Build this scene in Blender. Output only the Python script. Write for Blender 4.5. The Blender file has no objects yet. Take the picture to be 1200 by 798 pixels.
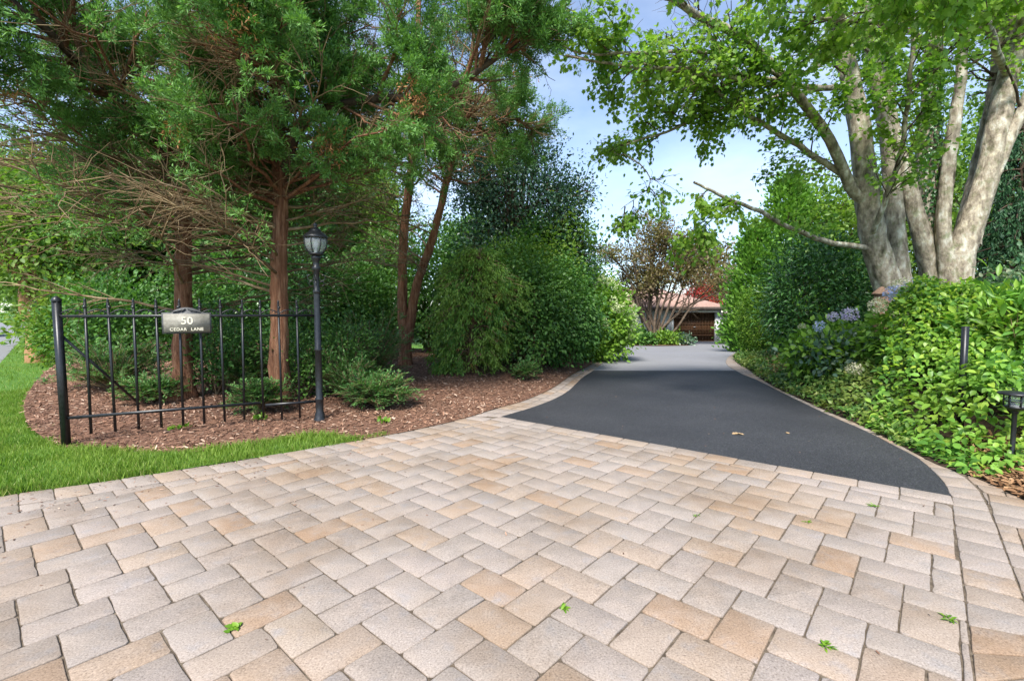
import bpy, math, random
import numpy as np
from mathutils import Vector, geometry
rng = np.random.default_rng(11)
random.seed(11)
scene = bpy.context.scene
COL = scene.collection
R = math.radians

# ------------------------------------------------------------------ camera numbers
FPX, CAMH, HOR = 560.0, 1.4, 365.0
PITCH = math.atan((399 - HOR) / FPX)
CP, SP = math.cos(PITCH), math.sin(PITCH)

def T(x, y):
    """height of the terrain: level at the gate, falling gently towards the garage"""
    x = np.asarray(x, float); y = np.asarray(y, float)
    s = np.clip((y - 11) / 22, 0, 1); s = s * s * (3 - 2 * s)
    k = np.clip((x + 8) / 7, 0, 1)
    return -0.73 * s * k

def ray(px, py):
    x = (px - 600) / FPX; y = (399 - py) / FPX
    return np.array([x, CP + y * SP, -SP + y * CP])

def P(px, py, Y):
    d = ray(px, py)
    return np.array([0, 0, CAMH]) + d * (Y / d[1])

def G(px, py, dz=0.0):
    d = ray(px, py)
    lo, hi = 0.3, 90.0
    for _ in range(60):
        m = (lo + hi) / 2
        p = np.array([0, 0, CAMH]) + d * m
        if p[2] > T(p[0], p[1]): lo = m
        else: hi = m
    return np.array([p[0], p[1], T(p[0], p[1]) + dz])

def nrm(v):
    v = np.asarray(v, float)
    return v / (np.linalg.norm(v, axis=-1, keepdims=True) + 1e-9)

def rdir(n):
    return nrm(rng.normal(size=(n, 3)))

def cr(pts, n):
    """Catmull-Rom through points, n samples"""
    p = np.asarray(pts, float)
    p = np.vstack([2 * p[0] - p[1], p, 2 * p[-1] - p[-2]])
    m = len(p) - 3
    out = []
    for u in np.linspace(0, m - 1e-6, n):
        i = int(u); t = u - i
        a, b, c, d = p[i:i + 4]
        out.append(0.5 * ((2 * b) + (c - a) * t + (2 * a - 5 * b + 4 * c - d) * t * t + (3 * b - a - 3 * c + d) * t ** 3))
    return np.array(out)

# ------------------------------------------------------------------ mesh buffer
class Buf:
    def __init__(s):
        s.v = []; s.f3 = []; s.f4 = []; s.n = 0; s.poly = []
    def add(s, v, tris=None, quads=None):
        v = np.asarray(v, float).reshape(-1, 3)
        s.v.append(v)
        if tris is not None and len(tris): s.f3.append(np.asarray(tris, int).reshape(-1, 3) + s.n)
        if quads is not None and len(quads): s.f4.append(np.asarray(quads, int).reshape(-1, 4) + s.n)
        s.n += len(v)
        return s
    def ngon(s, v, faces):
        v = np.asarray(v, float).reshape(-1, 3)
        s.v.append(v)
        for f in faces: s.poly.append([i + s.n for i in f])
        s.n += len(v)
        return s
    def build(s, name, mat, parent=None, smooth=False):
        me = bpy.data.meshes.new(name)
        v = np.vstack(s.v) if s.v else np.zeros((0, 3))
        o = bpy.data.objects.new(name, me)
        if parent is not None:
            base = np.array(world_loc(parent))
            v = v - base
            o.parent = parent
        idx = []; sizes = []
        if s.f3:
            a = np.vstack(s.f3); idx.append(a.ravel()); sizes.append(np.full(len(a), 3))
        if s.f4:
            a = np.vstack(s.f4); idx.append(a.ravel()); sizes.append(np.full(len(a), 4))
        for p in s.poly:
            idx.append(np.array(p)); sizes.append(np.array([len(p)]))
        idx = np.concatenate(idx).astype(np.int32); sizes = np.concatenate(sizes).astype(np.int32)
        me.vertices.add(len(v)); me.vertices.foreach_set('co', v.astype(np.float32).ravel())
        me.loops.add(len(idx)); me.loops.foreach_set('vertex_index', idx)
        me.polygons.add(len(sizes))
        st = np.concatenate([[0], np.cumsum(sizes)[:-1]]).astype(np.int32)
        me.polygons.foreach_set('loop_start', st)
        me.update(calc_edges=True)
        if smooth: me.polygons.foreach_set('use_smooth', np.ones(len(sizes), bool))
        me.validate(verbose=False)
        if mat is not None: me.materials.append(mat)
        COL.objects.link(o)
        return o
    # ---- shapes
    def box(s, c, d, rz=0.0, rx=0.0):
        hx, hy, hz = d[0] / 2, d[1] / 2, d[2] / 2
        v = np.array([[x, y, z] for x in (-hx, hx) for y in (-hy, hy) for z in (-hz, hz)])
        if rx:
            cc, ss = math.cos(rx), math.sin(rx); v = v @ np.array([[1, 0, 0], [0, cc, ss], [0, -ss, cc]])
        if rz:
            cc, ss = math.cos(rz), math.sin(rz); v = v @ np.array([[cc, ss, 0], [-ss, cc, 0], [0, 0, 1]])
        return s.add(v + np.asarray(c, float), quads=[[0, 1, 3, 2], [4, 6, 7, 5], [0, 4, 5, 1], [2, 3, 7, 6], [0, 2, 6, 4], [1, 5, 7, 3]])
    def bar(s, a, b, w, h=None, up=(0, 0, 1)):
        """square bar from a to b"""
        a = np.asarray(a, float); b = np.asarray(b, float); h = h or w
        t = nrm(b - a); u = np.asarray(up, float)
        if abs(t @ u) > .95: u = np.array([1., 0, 0])
        x = nrm(np.cross(t, u)); y = np.cross(x, t)
        v = [p + x * sx * w / 2 + y * sy * h / 2 for p in (a, b) for sx, sy in ((-1, -1), (1, -1), (1, 1), (-1, 1))]
        return s.add(v, quads=[[0, 1, 2, 3], [7, 6, 5, 4], [0, 4, 5, 1], [1, 5, 6, 2], [2, 6, 7, 3], [3, 7, 4, 0]])
    def tubes(s, paths, radii, sides=5, rough=0.0):
        p = np.asarray(paths, float)
        if p.ndim == 2: p = p[None]
        M, K, _ = p.shape
        r = np.broadcast_to(np.asarray(radii, float), (M, K))
        t = nrm(np.gradient(p, axis=1))
        mean = nrm(p[:, -1] - p[:, 0])
        ref = np.where(np.abs(mean[:, 2:3]) < .8, np.array([[0, 0, 1.]]), np.array([[1., 0.02, 0]]))
        ref = np.repeat(ref[:, None], K, 1)
        x = nrm(np.cross(t, ref)); y = np.cross(x, t)
        a = np.linspace(0, 2 * np.pi, sides, endpoint=False)
        ring = x[:, :, None] * np.cos(a)[None, None, :, None] + y[:, :, None] * np.sin(a)[None, None, :, None]
        rr = r[:, :, None] * np.ones(sides)
        if rough:
            ph = rng.uniform(0, 6.3, (M, 1, 1)); sidx = np.arange(K)[None, :, None]
            rr = rr * (1 + rough * (np.sin(a * 3 + sidx * .35 + ph) * .5 + np.sin(a * 5 - sidx * .23 + ph * 2) * .35) + rough * .5 * rng.normal(size=rr.shape))
        v = p[:, :, None] + ring * rr[..., None]
        i = np.arange(M)[:, None, None] * K * sides + np.arange(K - 1)[None, :, None] * sides
        j = np.arange(sides)[None, None, :]; j2 = (j + 1) % sides
        q = np.stack(np.broadcast_arrays(i + j, i + j2, i + sides + j2, i + sides + j), -1).reshape(-1, 4)
        return s.add(v.reshape(-1, 3), quads=q)
    def lathe(s, c, prof, sides=20, ang0=0.0):
        """prof: list of (radius, z)"""
        c = np.asarray(c, float)
        a = np.linspace(0, 2 * np.pi, sides, endpoint=False) + ang0
        v = [[c[0] + r * math.cos(t), c[1] + r * math.sin(t), c[2] + z] for r, z in prof for t in a]
        q = []
        for k in range(len(prof) - 1):
            for j in range(sides):
                q.append([k * sides + j, k * sides + (j + 1) % sides, (k + 1) * sides + (j + 1) % sides, (k + 1) * sides + j])
        return s.add(v, quads=q)
    def leaves(s, tmpl, pos, dirs, normals, size):
        tv, tf = tmpl
        y = nrm(dirs); x = nrm(np.cross(y, normals)); z = np.cross(x, y)
        sz = np.asarray(size, float)
        if sz.ndim == 0: sz = np.full(len(pos), float(sz))
        v = pos[:, None] + sz[:, None, None] * (x[:, None] * tv[None, :, 0:1] + y[:, None] * tv[None, :, 1:2] + z[:, None] * tv[None, :, 2:3])
        n = len(tv)
        f = (np.arange(len(pos))[:, None, None] * n + tf[None]).reshape(-1, 3)
        return s.add(v.reshape(-1, 3), tris=f)

def world_loc(o):
    v = Vector((0, 0, 0))
    while o is not None:
        v += o.location; o = o.parent
    return v

def thing(name, loc, label, cat, group=None):
    o = bpy.data.objects.new(name, None); COL.objects.link(o)
    o.location = tuple(float(c) for c in loc); o.empty_display_size = .2
    o['label'] = label; o['category'] = cat
    if group: o['group'] = group
    return o
def tag(o, label, cat, group=None):
    o['label'] = label; o['category'] = cat
    if group: o['group'] = group
    return o
def struct(o):
    o['kind'] = 'structure'; return o
def stuff(o, label, cat):
    o['kind'] = 'stuff'; o['label'] = label; o['category'] = cat; return o
def kids(o): return [c for c in bpy.data.objects if c.parent is o]
def copy_tree(o, parent=None):
    c = o.copy(); COL.objects.link(c)
    if parent is not None: c.parent = parent
    for ch in kids(o): copy_tree(ch, c)
    return c

# ------------------------------------------------------------------ leaf templates (length 1 along +y)
def tpl(v, f): return np.array(v, float), np.array(f, int)
DIAMOND = tpl([[0, 0, 0], [-.3, .45, .1], [0, 1, -.06], [.3, .45, .1]], [[0, 3, 2], [0, 2, 1]])
BLADE = tpl([[0, 0, 0], [-.14, .4, .03], [0, 1, 0], [.14, .4, .03]], [[0, 3, 2], [0, 2, 1]])
GRASS = tpl([[-.05, 0, 0], [.05, 0, 0], [.035, .6, .04], [-.035, .6, .04], [0, 1, .16]], [[0, 1, 2], [0, 2, 3], [3, 2, 4]])
OVAL = tpl([[0, 0, 0], [-.27, .22, .07], [0, .28, 0], [.27, .22, .07], [-.28, .58, .05], [0, .62, -.03], [.28, .58, .05], [0, 1, -.14]],
           [[0, 2, 1], [0, 3, 2], [1, 2, 5], [1, 5, 4], [3, 5, 2], [3, 6, 5], [4, 5, 7], [5, 6, 7]])
LONGL = tpl([[0, 0, 0], [-.13, .25, .05], [0, .28, 0], [.13, .25, .05], [-.15, .6, .03], [0, .62, -.04], [.15, .6, .03], [0, 1, -.18]], OVAL[1])
_half = [(.16, -.06), (.42, .10), (.27, .24), (.56, .46), (.33, .50), (.34, .74), (.15, .66)]
_o = [(0, 0)] + _half + [(0, 1)] + [(-x, y) for x, y in reversed(_half)]
MAPLE = tpl([[0, .38, -.03]] + [[x, y, .10 * abs(x) * 2 - .08 * y] for x, y in _o], [[0, i + 1, (i + 1) % len(_o) + 1] for i in range(len(_o))])
UP = np.array([0, 0, 1.])

def lumpy(d, amp, f=2.2, seed=0):
    g = np.random.default_rng(seed); out = 0
    for k in range(6):
        w = g.normal(size=3) * f * (1 + .35 * k); out = out + np.sin(d @ w + g.uniform(0, 6.3)) / (1 + .4 * k)
    return 1 + amp * out / 2.2

def cloud(c, r, n, shell=.45, lump=.22, seed=0, f=2.2, zmin=None):
    c = np.asarray(c, float); r = np.asarray(r, float)
    d = rdir(n)
    t = (shell ** 3 + (1 - shell ** 3) * rng.random(n)) ** (1 / 3)
    p = c + d * r * (t * lumpy(d, lump, f, seed))[:, None]
    out = nrm(d / r * r.mean())
    if zmin is not None:
        k = p[:, 2] > zmin; p = p[k]; out = out[k]
    return p, out

def clumps(buf, tmpl, p, out, per, spread, size, outw=.6, up=.2, rnd=.7, nup=.8, nrnd=.6, flat=1.0, jit=.3):
    n = len(p)
    sc = rng.uniform(.6, 1.35, n).repeat(per)
    off = rng.normal(size=(n * per, 3)) * (spread * sc)[:, None]; off[:, 2] *= flat
    pos = p.repeat(per, 0) + off
    o2 = out.repeat(per, 0)
    d = o2 * outw + UP * up + rdir(n * per) * rnd + nrm(off) * .4
    nn = UP * nup + o2 * .5 + rdir(n * per) * nrnd
    return buf.leaves(tmpl, pos, d, nn, size * rng.uniform(1 - jit, 1 + jit, n * per))

def spawn(paths, per, tmin, tmax, L0, L1, fwd=.5, side=1.0, up=.2, droop=0.0, K=7, wig=.05, taperL=True, flatten=1.0):
    """side branches from a batch of paths: returns (M*per, K, 3)"""
    p = np.asarray(paths, float)
    if p.ndim == 2: p = p[None]
    M, KK, _ = p.shape
    t = rng.uniform(tmin, tmax, (M, per)); u = t * (KK - 1); i = np.minimum(u.astype(int), KK - 2); fr = (u - i)[..., None]
    m = np.arange(M)[:, None]
    a = p[m, i]; b = p[m, i + 1]
    base = (a * (1 - fr) + b * fr).reshape(-1, 3); tan = nrm(b - a).reshape(-1, 3)
    n = len(base)
    rd = rdir(n); rd = nrm(rd - tan * np.sum(rd * tan, 1, keepdims=True)); rd[:, 2] *= flatten
    d = nrm(tan * fwd + nrm(rd) * side + UP * up)
    L = rng.uniform(L0, L1, n)
    if taperL: L = L * (1.15 - .6 * t.reshape(-1))
    s = np.linspace(0, 1, K)
    w = np.cumsum(rng.normal(size=(n, K, 3)), 1) * wig; w -= w[:, :1]
    out = base[:, None] + (d[:, None] * s[None, :, None] + UP * (droop * s * s)[None, :, None] + w * s[None, :, None]) * L[:, None, None]
    return out

def rad(paths, r0, r1):
    K = paths.shape[1]
    return np.linspace(r0, r1, K)[None, :] * rng.uniform(.7, 1.25, (len(paths), 1))

# ------------------------------------------------------------------ materials
def newmat(name):
    m = bpy.data.materials.new(name); m.use_nodes = True
    nt = m.node_tree; nt.nodes.clear()
    return m, nt, nt.nodes, nt.links
def ramp(N, stops):
    r = N.new('ShaderNodeValToRGB'); e = r.color_ramp.elements
    while len(e) < len(stops): e.new(.5)
    for k, (p, c) in enumerate(stops):
        e[k].position = p; e[k].color = (*c, 1) if len(c) == 3 else c
    return r
def noise(N, L, coord, scale, detail=4, rough=.55):
    n = N.new('ShaderNodeTexNoise'); n.inputs['Scale'].default_value = scale; n.inputs['Detail'].default_value = detail; n.inputs['Roughness'].default_value = rough
    L.new(coord, n.inputs['Vector']); return n
def mixc(N, L, f, a, b, mode='MIX'):
    m = N.new('ShaderNodeMix'); m.data_type = 'RGBA'; m.blend_type = mode
    for sock, val in ((m.inputs[0], f), (m.inputs[6], a), (m.inputs[7], b)):
        if hasattr(val, 'is_output'): L.new(val, sock)
        else: sock.default_value = val if isinstance(val, float) else (*val, 1)
    return m.outputs[2]

def leaf_mat(name, stops, alt=None, trans=.3, rough=.45, spec=.35, nscale=1.3, altamt=.6):
    m, nt, N, L = newmat(name)
    geo = N.new('ShaderNodeNewGeometry'); tc = N.new('ShaderNodeTexCoord')
    r = ramp(N, stops); L.new(geo.outputs['Random Per Island'], r.inputs[0])
    col = r.outputs[0]
    if alt:
        n = noise(N, L, tc.outputs['Object'], nscale, 3)
        rr = ramp(N, [(.42, (0, 0, 0)), (.62, (altamt,) * 3)]); L.new(n.outputs[0], rr.inputs[0])
        col = mixc(N, L, rr.outputs[0], col, alt)
    b = N.new('ShaderNodeBsdfPrincipled'); b.inputs['Roughness'].default_value = rough; b.inputs['Specular IOR Level'].default_value = spec
    L.new(col, b.inputs['Base Color'])
    tr = N.new('ShaderNodeBsdfTranslucent')
    c2 = mixc(N, L, 1.0, col, (1.35, 1.45, .7), 'MULTIPLY'); L.new(c2, tr.inputs['Color'])
    ms = N.new('ShaderNodeMixShader'); ms.inputs[0].default_value = trans
    L.new(b.outputs[0], ms.inputs[1]); L.new(tr.outputs[0], ms.inputs[2])
    o = N.new('ShaderNodeOutputMaterial'); L.new(ms.outputs[0], o.inputs[0])
    return m

def surf(name, stops, scale=6, detail=5, rough=.8, spec=.3, bump=0.0, bscale=30, metal=0.0, stretch=None, stops2=None, scale2=1, amt2=.5, island=None, dist=.02):
    m, nt, N, L = newmat(name)
    tc = N.new('ShaderNodeTexCoord'); co = tc.outputs['Object']
    if stretch:
        mp = N.new('ShaderNodeMapping'); mp.inputs['Scale'].default_value = stretch; L.new(co, mp.inputs[0]); co = mp.outputs[0]
    n = noise(N, L, co, scale, detail, .62); r = ramp(N, stops); L.new(n.outputs[0], r.inputs[0]); col = r.outputs[0]
    if island:
        geo = N.new('ShaderNodeNewGeometry'); ri = ramp(N, island); L.new(geo.outputs['Random Per Island'], ri.inputs[0])
        col = mixc(N, L, 1.0, col, ri.outputs[0], 'MULTIPLY')
    if stops2:
        n2 = noise(N, L, tc.outputs['Object'], scale2, 4, .6); r2 = ramp(N, stops2); L.new(n2.outputs[0], r2.inputs[0])
        col = mixc(N, L, amt2, col, r2.outputs[0], 'OVERLAY')
    b = N.new('ShaderNodeBsdfPrincipled'); b.inputs['Roughness'].default_value = rough; b.inputs['Specular IOR Level'].default_value = spec; b.inputs['Metallic'].default_value = metal
    L.new(col, b.inputs['Base Color'])
    if bump:
        nb = noise(N, L, co, bscale, 6, .65); bp = N.new('ShaderNodeBump'); bp.inputs['Strength'].default_value = bump; bp.inputs['Distance'].default_value = dist
        L.new(nb.outputs[0], bp.inputs['Height']); L.new(bp.outputs[0], b.inputs['Normal'])
    o = N.new('ShaderNodeOutputMaterial'); L.new(b.outputs[0], o.inputs[0])
    return m

def glass_mat(name, tint=(.9, .95, .95), rough=.25, a=.55):
    m, nt, N, L = newmat(name)
    t = N.new('ShaderNodeBsdfTransparent'); t.inputs[0].default_value = (*tint, 1)
    g = N.new('ShaderNodeBsdfPrincipled'); g.inputs['Base Color'].default_value = (.55, .58, .58, 1); g.inputs['Roughness'].default_value = rough
    x = N.new('ShaderNodeMixShader'); x.inputs[0].default_value = a
    L.new(t.outputs[0], x.inputs[1]); L.new(g.outputs[0], x.inputs[2])
    o = N.new('ShaderNodeOutputMaterial'); L.new(x.outputs[0], o.inputs[0])
    return m

M = {}
M['cedar'] = leaf_mat('cedar_foliage', [(0, (0.052, 0.123, 0.027)), (.5, (0.103, 0.246, 0.052)), (1, (0.191, 0.369, 0.085))], alt=(0.161, 0.332, 0.076), trans=.28, rough=.55, nscale=1.6)
M['cedar_dark'] = leaf_mat('cedar_dark_foliage', [(0, (0.041, 0.090, 0.039)), (.5, (0.076, 0.145, 0.066)), (1, (0.124, 0.206, 0.083))], trans=.25, rough=.55)
M['dead'] = leaf_mat('dead_needles', [(0, (.28, .11, .045)), (1, (.50, .25, .10))], trans=.2, rough=.7)
M['holly'] = leaf_mat('holly_leaf', [(0, (0.022, 0.066, 0.036)), (.6, (0.044, 0.110, 0.059)), (1, (0.083, 0.165, 0.074))], trans=.15, rough=.35, spec=.5)
M['cypress'] = leaf_mat('cypress_foliage', [(0, (0.044, 0.121, 0.021)), (.5, (0.101, 0.231, 0.036)), (1, (0.202, 0.330, 0.053))], alt=(0.228, 0.330, 0.053), trans=.28, rough=.5, nscale=1.5)
M['yew'] = leaf_mat('yew_needles', [(0, (0.048, 0.137, 0.040)), (.5, (0.108, 0.263, 0.075)), (1, (0.216, 0.399, 0.120))], trans=.28, rough=.5)
M['shrub'] = leaf_mat('shrub_leaf', [(0, (0.037, 0.095, 0.022)), (.5, (0.075, 0.180, 0.040)), (1, (0.150, 0.270, 0.060))], alt=(0.125, 0.260, 0.040), trans=.3, rough=.42)
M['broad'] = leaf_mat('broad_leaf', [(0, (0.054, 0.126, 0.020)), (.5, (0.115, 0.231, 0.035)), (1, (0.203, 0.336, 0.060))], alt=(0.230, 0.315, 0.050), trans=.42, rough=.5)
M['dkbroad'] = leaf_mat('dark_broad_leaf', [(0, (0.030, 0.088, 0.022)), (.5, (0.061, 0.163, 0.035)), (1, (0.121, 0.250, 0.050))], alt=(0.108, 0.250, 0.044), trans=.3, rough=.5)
M['hyd'] = leaf_mat('hydrangea_leaf', [(0, (0.070, 0.154, 0.020)), (.5, (0.140, 0.286, 0.035)), (1, (0.238, 0.396, 0.055))], alt=(0.224, 0.374, 0.050), trans=.36, rough=.45)
M['panicle'] = leaf_mat('panicle_petal', [(0, (.48, .55, .30)), (1, (.78, .80, .58))], trans=.3, rough=.6)
M['vine'] = leaf_mat('vine_leaf', [(0, (0.060, 0.157, 0.025)), (.45, (0.128, 0.291, 0.045)), (.85, (0.210, 0.403, 0.060)), (1, (0.360, 0.482, 0.070))], alt=(0.255, 0.370, 0.045), trans=.33, rough=.4, nscale=1.1, altamt=.75)
M['vine_lime'] = leaf_mat('lime_leaf', [(0, (.16, .30, .02)), (.5, (.28, .43, .035)), (1, (.40, .50, .06))], alt=(.14, .30, .03), trans=.38, rough=.45, nscale=2.5)
M['blue'] = leaf_mat('blue_petal', [(0, (0.250, 0.312, 0.651)), (.6, (0.450, 0.504, 0.777)), (1, (0.688, 0.660, 0.788))], trans=.25, rough=.6)
M['mauve'] = leaf_mat('mauve_petal', [(0, (0.414, 0.345, 0.630)), (.6, (0.598, 0.529, 0.735)), (1, (0.782, 0.713, 0.714))], trans=.25, rough=.6)
M['faded'] = leaf_mat('faded_petal', [(0, (.42, .42, .24)), (.6, (.60, .58, .40)), (1, (.66, .58, .50))], trans=.25, rough=.6)
M['maple'] = leaf_mat('maple_leaf', [(0, (0.085, 0.196, 0.028)), (.5, (0.169, 0.323, 0.050)), (1, (0.277, 0.427, 0.077))], alt=(0.262, 0.393, 0.055), trans=.5, rough=.42, nscale=1.0)
M['bronze'] = leaf_mat('bronze_leaf', [(0, (.10, .065, .05)), (.5, (.18, .12, .08)), (.8, (.23, .18, .09)), (1, (.22, .27, .09))], alt=(.22, .20, .08), trans=.35, rough=.5, nscale=.5)
M['red'] = leaf_mat('red_leaf', [(0, (.25, .02, .025)), (.6, (.42, .05, .05)), (1, (.5, .16, .07))], trans=.35, rough=.5)
M['arb'] = leaf_mat('arborvitae_foliage', [(0, (0.036, 0.106, 0.015)), (.5, (0.080, 0.213, 0.025)), (1, (0.160, 0.325, 0.040))], alt=(0.189, 0.358, 0.040), trans=.28, rough=.5, nscale=.9)
M['box'] = leaf_mat('clipped_leaf', [(0, (0.056, 0.132, 0.015)), (.5, (0.126, 0.264, 0.030)), (1, (0.252, 0.396, 0.045))], trans=.25, rough=.45)
M['rhodo'] = leaf_mat('rhododendron_leaf', [(0, (0.029, 0.086, 0.024)), (.5, (0.055, 0.152, 0.038)), (1, (0.107, 0.251, 0.054))], trans=.18, rough=.32, spec=.5)
M['pale'] = leaf_mat('pale_leaf', [(0, (.04, .11, .05)), (.6, (.10, .19, .09)), (1, (.40, .44, .30))], trans=.25, rough=.45)
M['silver'] = leaf_mat('silver_leaf', [(0, (.05, .13, .07)), (.6, (.12, .20, .13)), (1, (.27, .33, .24))], trans=.2, rough=.4, spec=.5)
M['weep'] = leaf_mat('weeping_needles', [(0, (.02, .06, .025)), (.5, (.036, .105, .04)), (1, (.07, .16, .06))], trans=.18, rough=.5)
M['ivy'] = leaf_mat('ivy_leaf', [(0, (.02, .075, .02)), (.6, (.045, .13, .03)), (1, (.08, .19, .05))], trans=.2, rough=.35, spec=.5)
M['ivyg'] = leaf_mat('ground_ivy_leaf', [(0, (0.044, 0.121, 0.025)), (.5, (0.088, 0.198, 0.040)), (.85, (0.163, 0.286, 0.060)), (1, (0.375, 0.396, 0.120))], alt=(0.250, 0.286, 0.060), trans=.28, rough=.42, nscale=2.0)
M['grass'] = leaf_mat('grass_blade', [(0, (.085, .165, .02)), (.5, (.15, .275, .032)), (.88, (.24, .36, .06)), (1, (.40, .38, .15))], alt=(.25, .35, .06), trans=.35, rough=.5, nscale=1.4)
M['weed'] = leaf_mat('weed_leaf', [(0, (.07, .19, .015)), (1, (.2, .34, .03))], trans=.3)
M['straw'] = leaf_mat('straw', [(0, (.16, .08, .035)), (.6, (.28, .15, .07)), (1, (.40, .25, .13))], trans=.05, rough=.8)
M['chip'] = leaf_mat('mulch_chip', [(0, (.08, .042, .028)), (.35, (.21, .108, .066)), (.75, (.36, .20, .125)), (1, (.58, .43, .32))], trans=.0, rough=.85, alt=(.11, .06, .038), nscale=1.2, altamt=.5)
M['dryleaf'] = leaf_mat('dry_leaf', [(0, (.38, .25, .13)), (1, (.52, .36, .2))], trans=.1, rough=.7)

M['cedar_bark'] = surf('cedar_bark', [(.25, (.09, .036, .02)), (.48, (.25, .11, .058)), (.72, (.44, .25, .15))], scale=9, stretch=(3.2, 3.2, .35), bump=1.0, bscale=16, rough=.9, stops2=[(.35, (.3, .3, .3)), (.7, (.62, .6, .55))], scale2=2, amt2=.5, dist=.04)
M['bare_twig'] = surf('bare_twig_bark', [(.3, (.12, .08, .045)), (.55, (.26, .19, .11)), (.75, (.42, .36, .25))], scale=5, rough=.9, island=[(0, (.55, .5, .45)), (1, (1.2, 1.15, 1.05))])
M['dark_bark'] = surf('dark_bark', [(.3, (.045, .03, .022)), (.7, (.13, .09, .06))], scale=12, stretch=(2, 2, .5), bump=.6, bscale=20, rough=.9)
M['beech_bark'] = surf('grey_bark', [(.30, (.10, .078, .06)), (.42, (.24, .20, .155)), (.53, (.38, .325, .255)), (.62, (.48, .45, .38)), (.72, (.64, .62, .56))], scale=7, stretch=(1.5, 1.5, .6), bump=1.0, bscale=16, rough=.88, stops2=[(.36, (.24, .28, .18)), (.48, (.46, .45, .42)), (.56, (.5, .5, .48)), (.66, (.74, .76, .68))], scale2=8, amt2=.75, detail=8, dist=.03)
M['jm_bark'] = surf('japanese_maple_bark', [(.3, (.07, .05, .035)), (.7, (.19, .14, .10))], scale=6, rough=.9)
M['iron'] = surf('black_iron', [(.3, (.008, .009, .010)), (.7, (.022, .023, .026))], scale=25, rough=.38, spec=.5, bump=.15, bscale=120, dist=.004)
M['slate'] = surf('slate_plaque', [(.3, (.20, .185, .15)), (.7, (.32, .30, .25))], scale=30, rough=.55, bump=.25, bscale=90, dist=.004)
M['slate_rim'] = surf('plaque_rim', [(.3, (.05, .052, .054)), (.7, (.12, .12, .12))], scale=20, rough=.45)
M['cream'] = surf('cream_paint', [(.3, (.72, .66, .50)), (.7, (.82, .77, .62))], scale=20, rough=.5)
M['lampglass'] = glass_mat('bevelled_glass', a=.36)
M['bulb'] = surf('white_bulb', [(.3, (.75, .74, .70)), (.7, (.82, .81, .78))], rough=.3)
M['paver'] = None
M['asphalt'] = surf('fresh_asphalt', [(.34, (.012, .0125, .0135)), (.48, (.027, .028, .031)), (.57, (.040, .041, .045)), (.68, (.10, .10, .104))], scale=105, detail=6, rough=.7, spec=.4, bump=.9, bscale=95, stops2=[(.3, (.38, .38, .40)), (.5, (.5, .5, .52)), (.7, (.68, .68, .69))], scale2=.9, amt2=.7, dist=.006)
M['oldasphalt'] = surf('old_asphalt', [(.3, (.17, .17, .18)), (.7, (.25, .25, .26))], scale=60, detail=4, rough=.8, bump=.3, bscale=90, stops2=[(.3, (.42, .42, .42)), (.7, (.56, .56, .57))], scale2=.5, amt2=.5, dist=.006)
M['street'] = surf('street_asphalt', [(.3, (.16, .16, .165)), (.7, (.24, .24, .245))], scale=40, rough=.85)
M['mulch'] = surf('mulch_soil', [(.25, (.06, .031, .02)), (.5, (.18, .092, .058)), (.75, (.34, .20, .13))], scale=38, detail=8, rough=.95, bump=1.0, bscale=42, dist=.03)
M['soil'] = surf('bed_soil', [(.3, (.022, .015, .009)), (.7, (.08, .05, .03))], scale=30, detail=8, rough=.95, bump=1.0, bscale=35, dist=.03)
M['turf'] = surf('turf', [(.3, (.05, .11, .015)), (.6, (.09, .19, .025)), (.8, (.14, .24, .04))], scale=14, detail=8, rough=.9, bump=.6, bscale=90, stops2=[(.3, (.4, .45, .4)), (.7, (.56, .6, .5))], scale2=.6, dist=.02)
M['joint'] = surf('joint_sand', [(.3, (.055, .042, .03)), (.5, (.11, .085, .06)), (.66, (.18, .145, .105)), (.82, (.075, .09, .03))], scale=22, detail=7, rough=.95, bump=.8, bscale=90, dist=.008)
M['white'] = surf('white_paint', [(.3, (.72, .73, .72)), (.7, (.80, .81, .80))], scale=8, rough=.7)
M['wood'] = surf('stained_wood', [(.3, (.06, .027, .013)), (.6, (.12, .058, .026)), (.8, (.19, .10, .045))], scale=7, stretch=(6, 6, .6), rough=.55, spec=.3)
M['roof'] = surf('roof_shingle', [(.3, (.33, .20, .155)), (.7, (.48, .32, .26))], scale=6, detail=8, rough=.9, bump=.5, bscale=14, stretch=(1, 1, 4))
M['fascia'] = surf('fascia_wood', [(.3, (.075, .055, .045)), (.7, (.13, .10, .085))], scale=6, rough=.7)
M['terra'] = surf('terracotta', [(.3, (.26, .15, .095)), (.7, (.38, .24, .16))], scale=14, rough=.9, bump=.3)
M['pole'] = surf('utility_pole_wood', [(.3, (.22, .11, .05)), (.7, (.42, .24, .12))], scale=9, stretch=(3, 3, .4), rough=.9, bump=.5)
M['carpaint'] = surf('dark_car_paint', [(.3, (.02, .028, .04)), (.7, (.03, .04, .055))], rough=.2, spec=.6)
M['carglass'] = surf('car_glass', [(.3, (.02, .025, .03)), (.7, (.03, .035, .04))], rough=.08, spec=.7)
M['rubber'] = surf('tyre_rubber', [(.3, (.015, .015, .015)), (.7, (.03, .03, .03))], rough=.9)
M['rim'] = surf('wheel_rim', [(.3, (.4, .4, .41)), (.7, (.5, .5, .51))], rough=.3, metal=.8)
M['lamp_red'] = surf('tail_lens', [(.3, (.30, .01, .01)), (.7, (.40, .02, .02))], rough=.2)
M['lamp_clear'] = surf('head_lens', [(.3, (.6, .62, .62)), (.7, (.7, .72, .72))], rough=.15)

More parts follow.
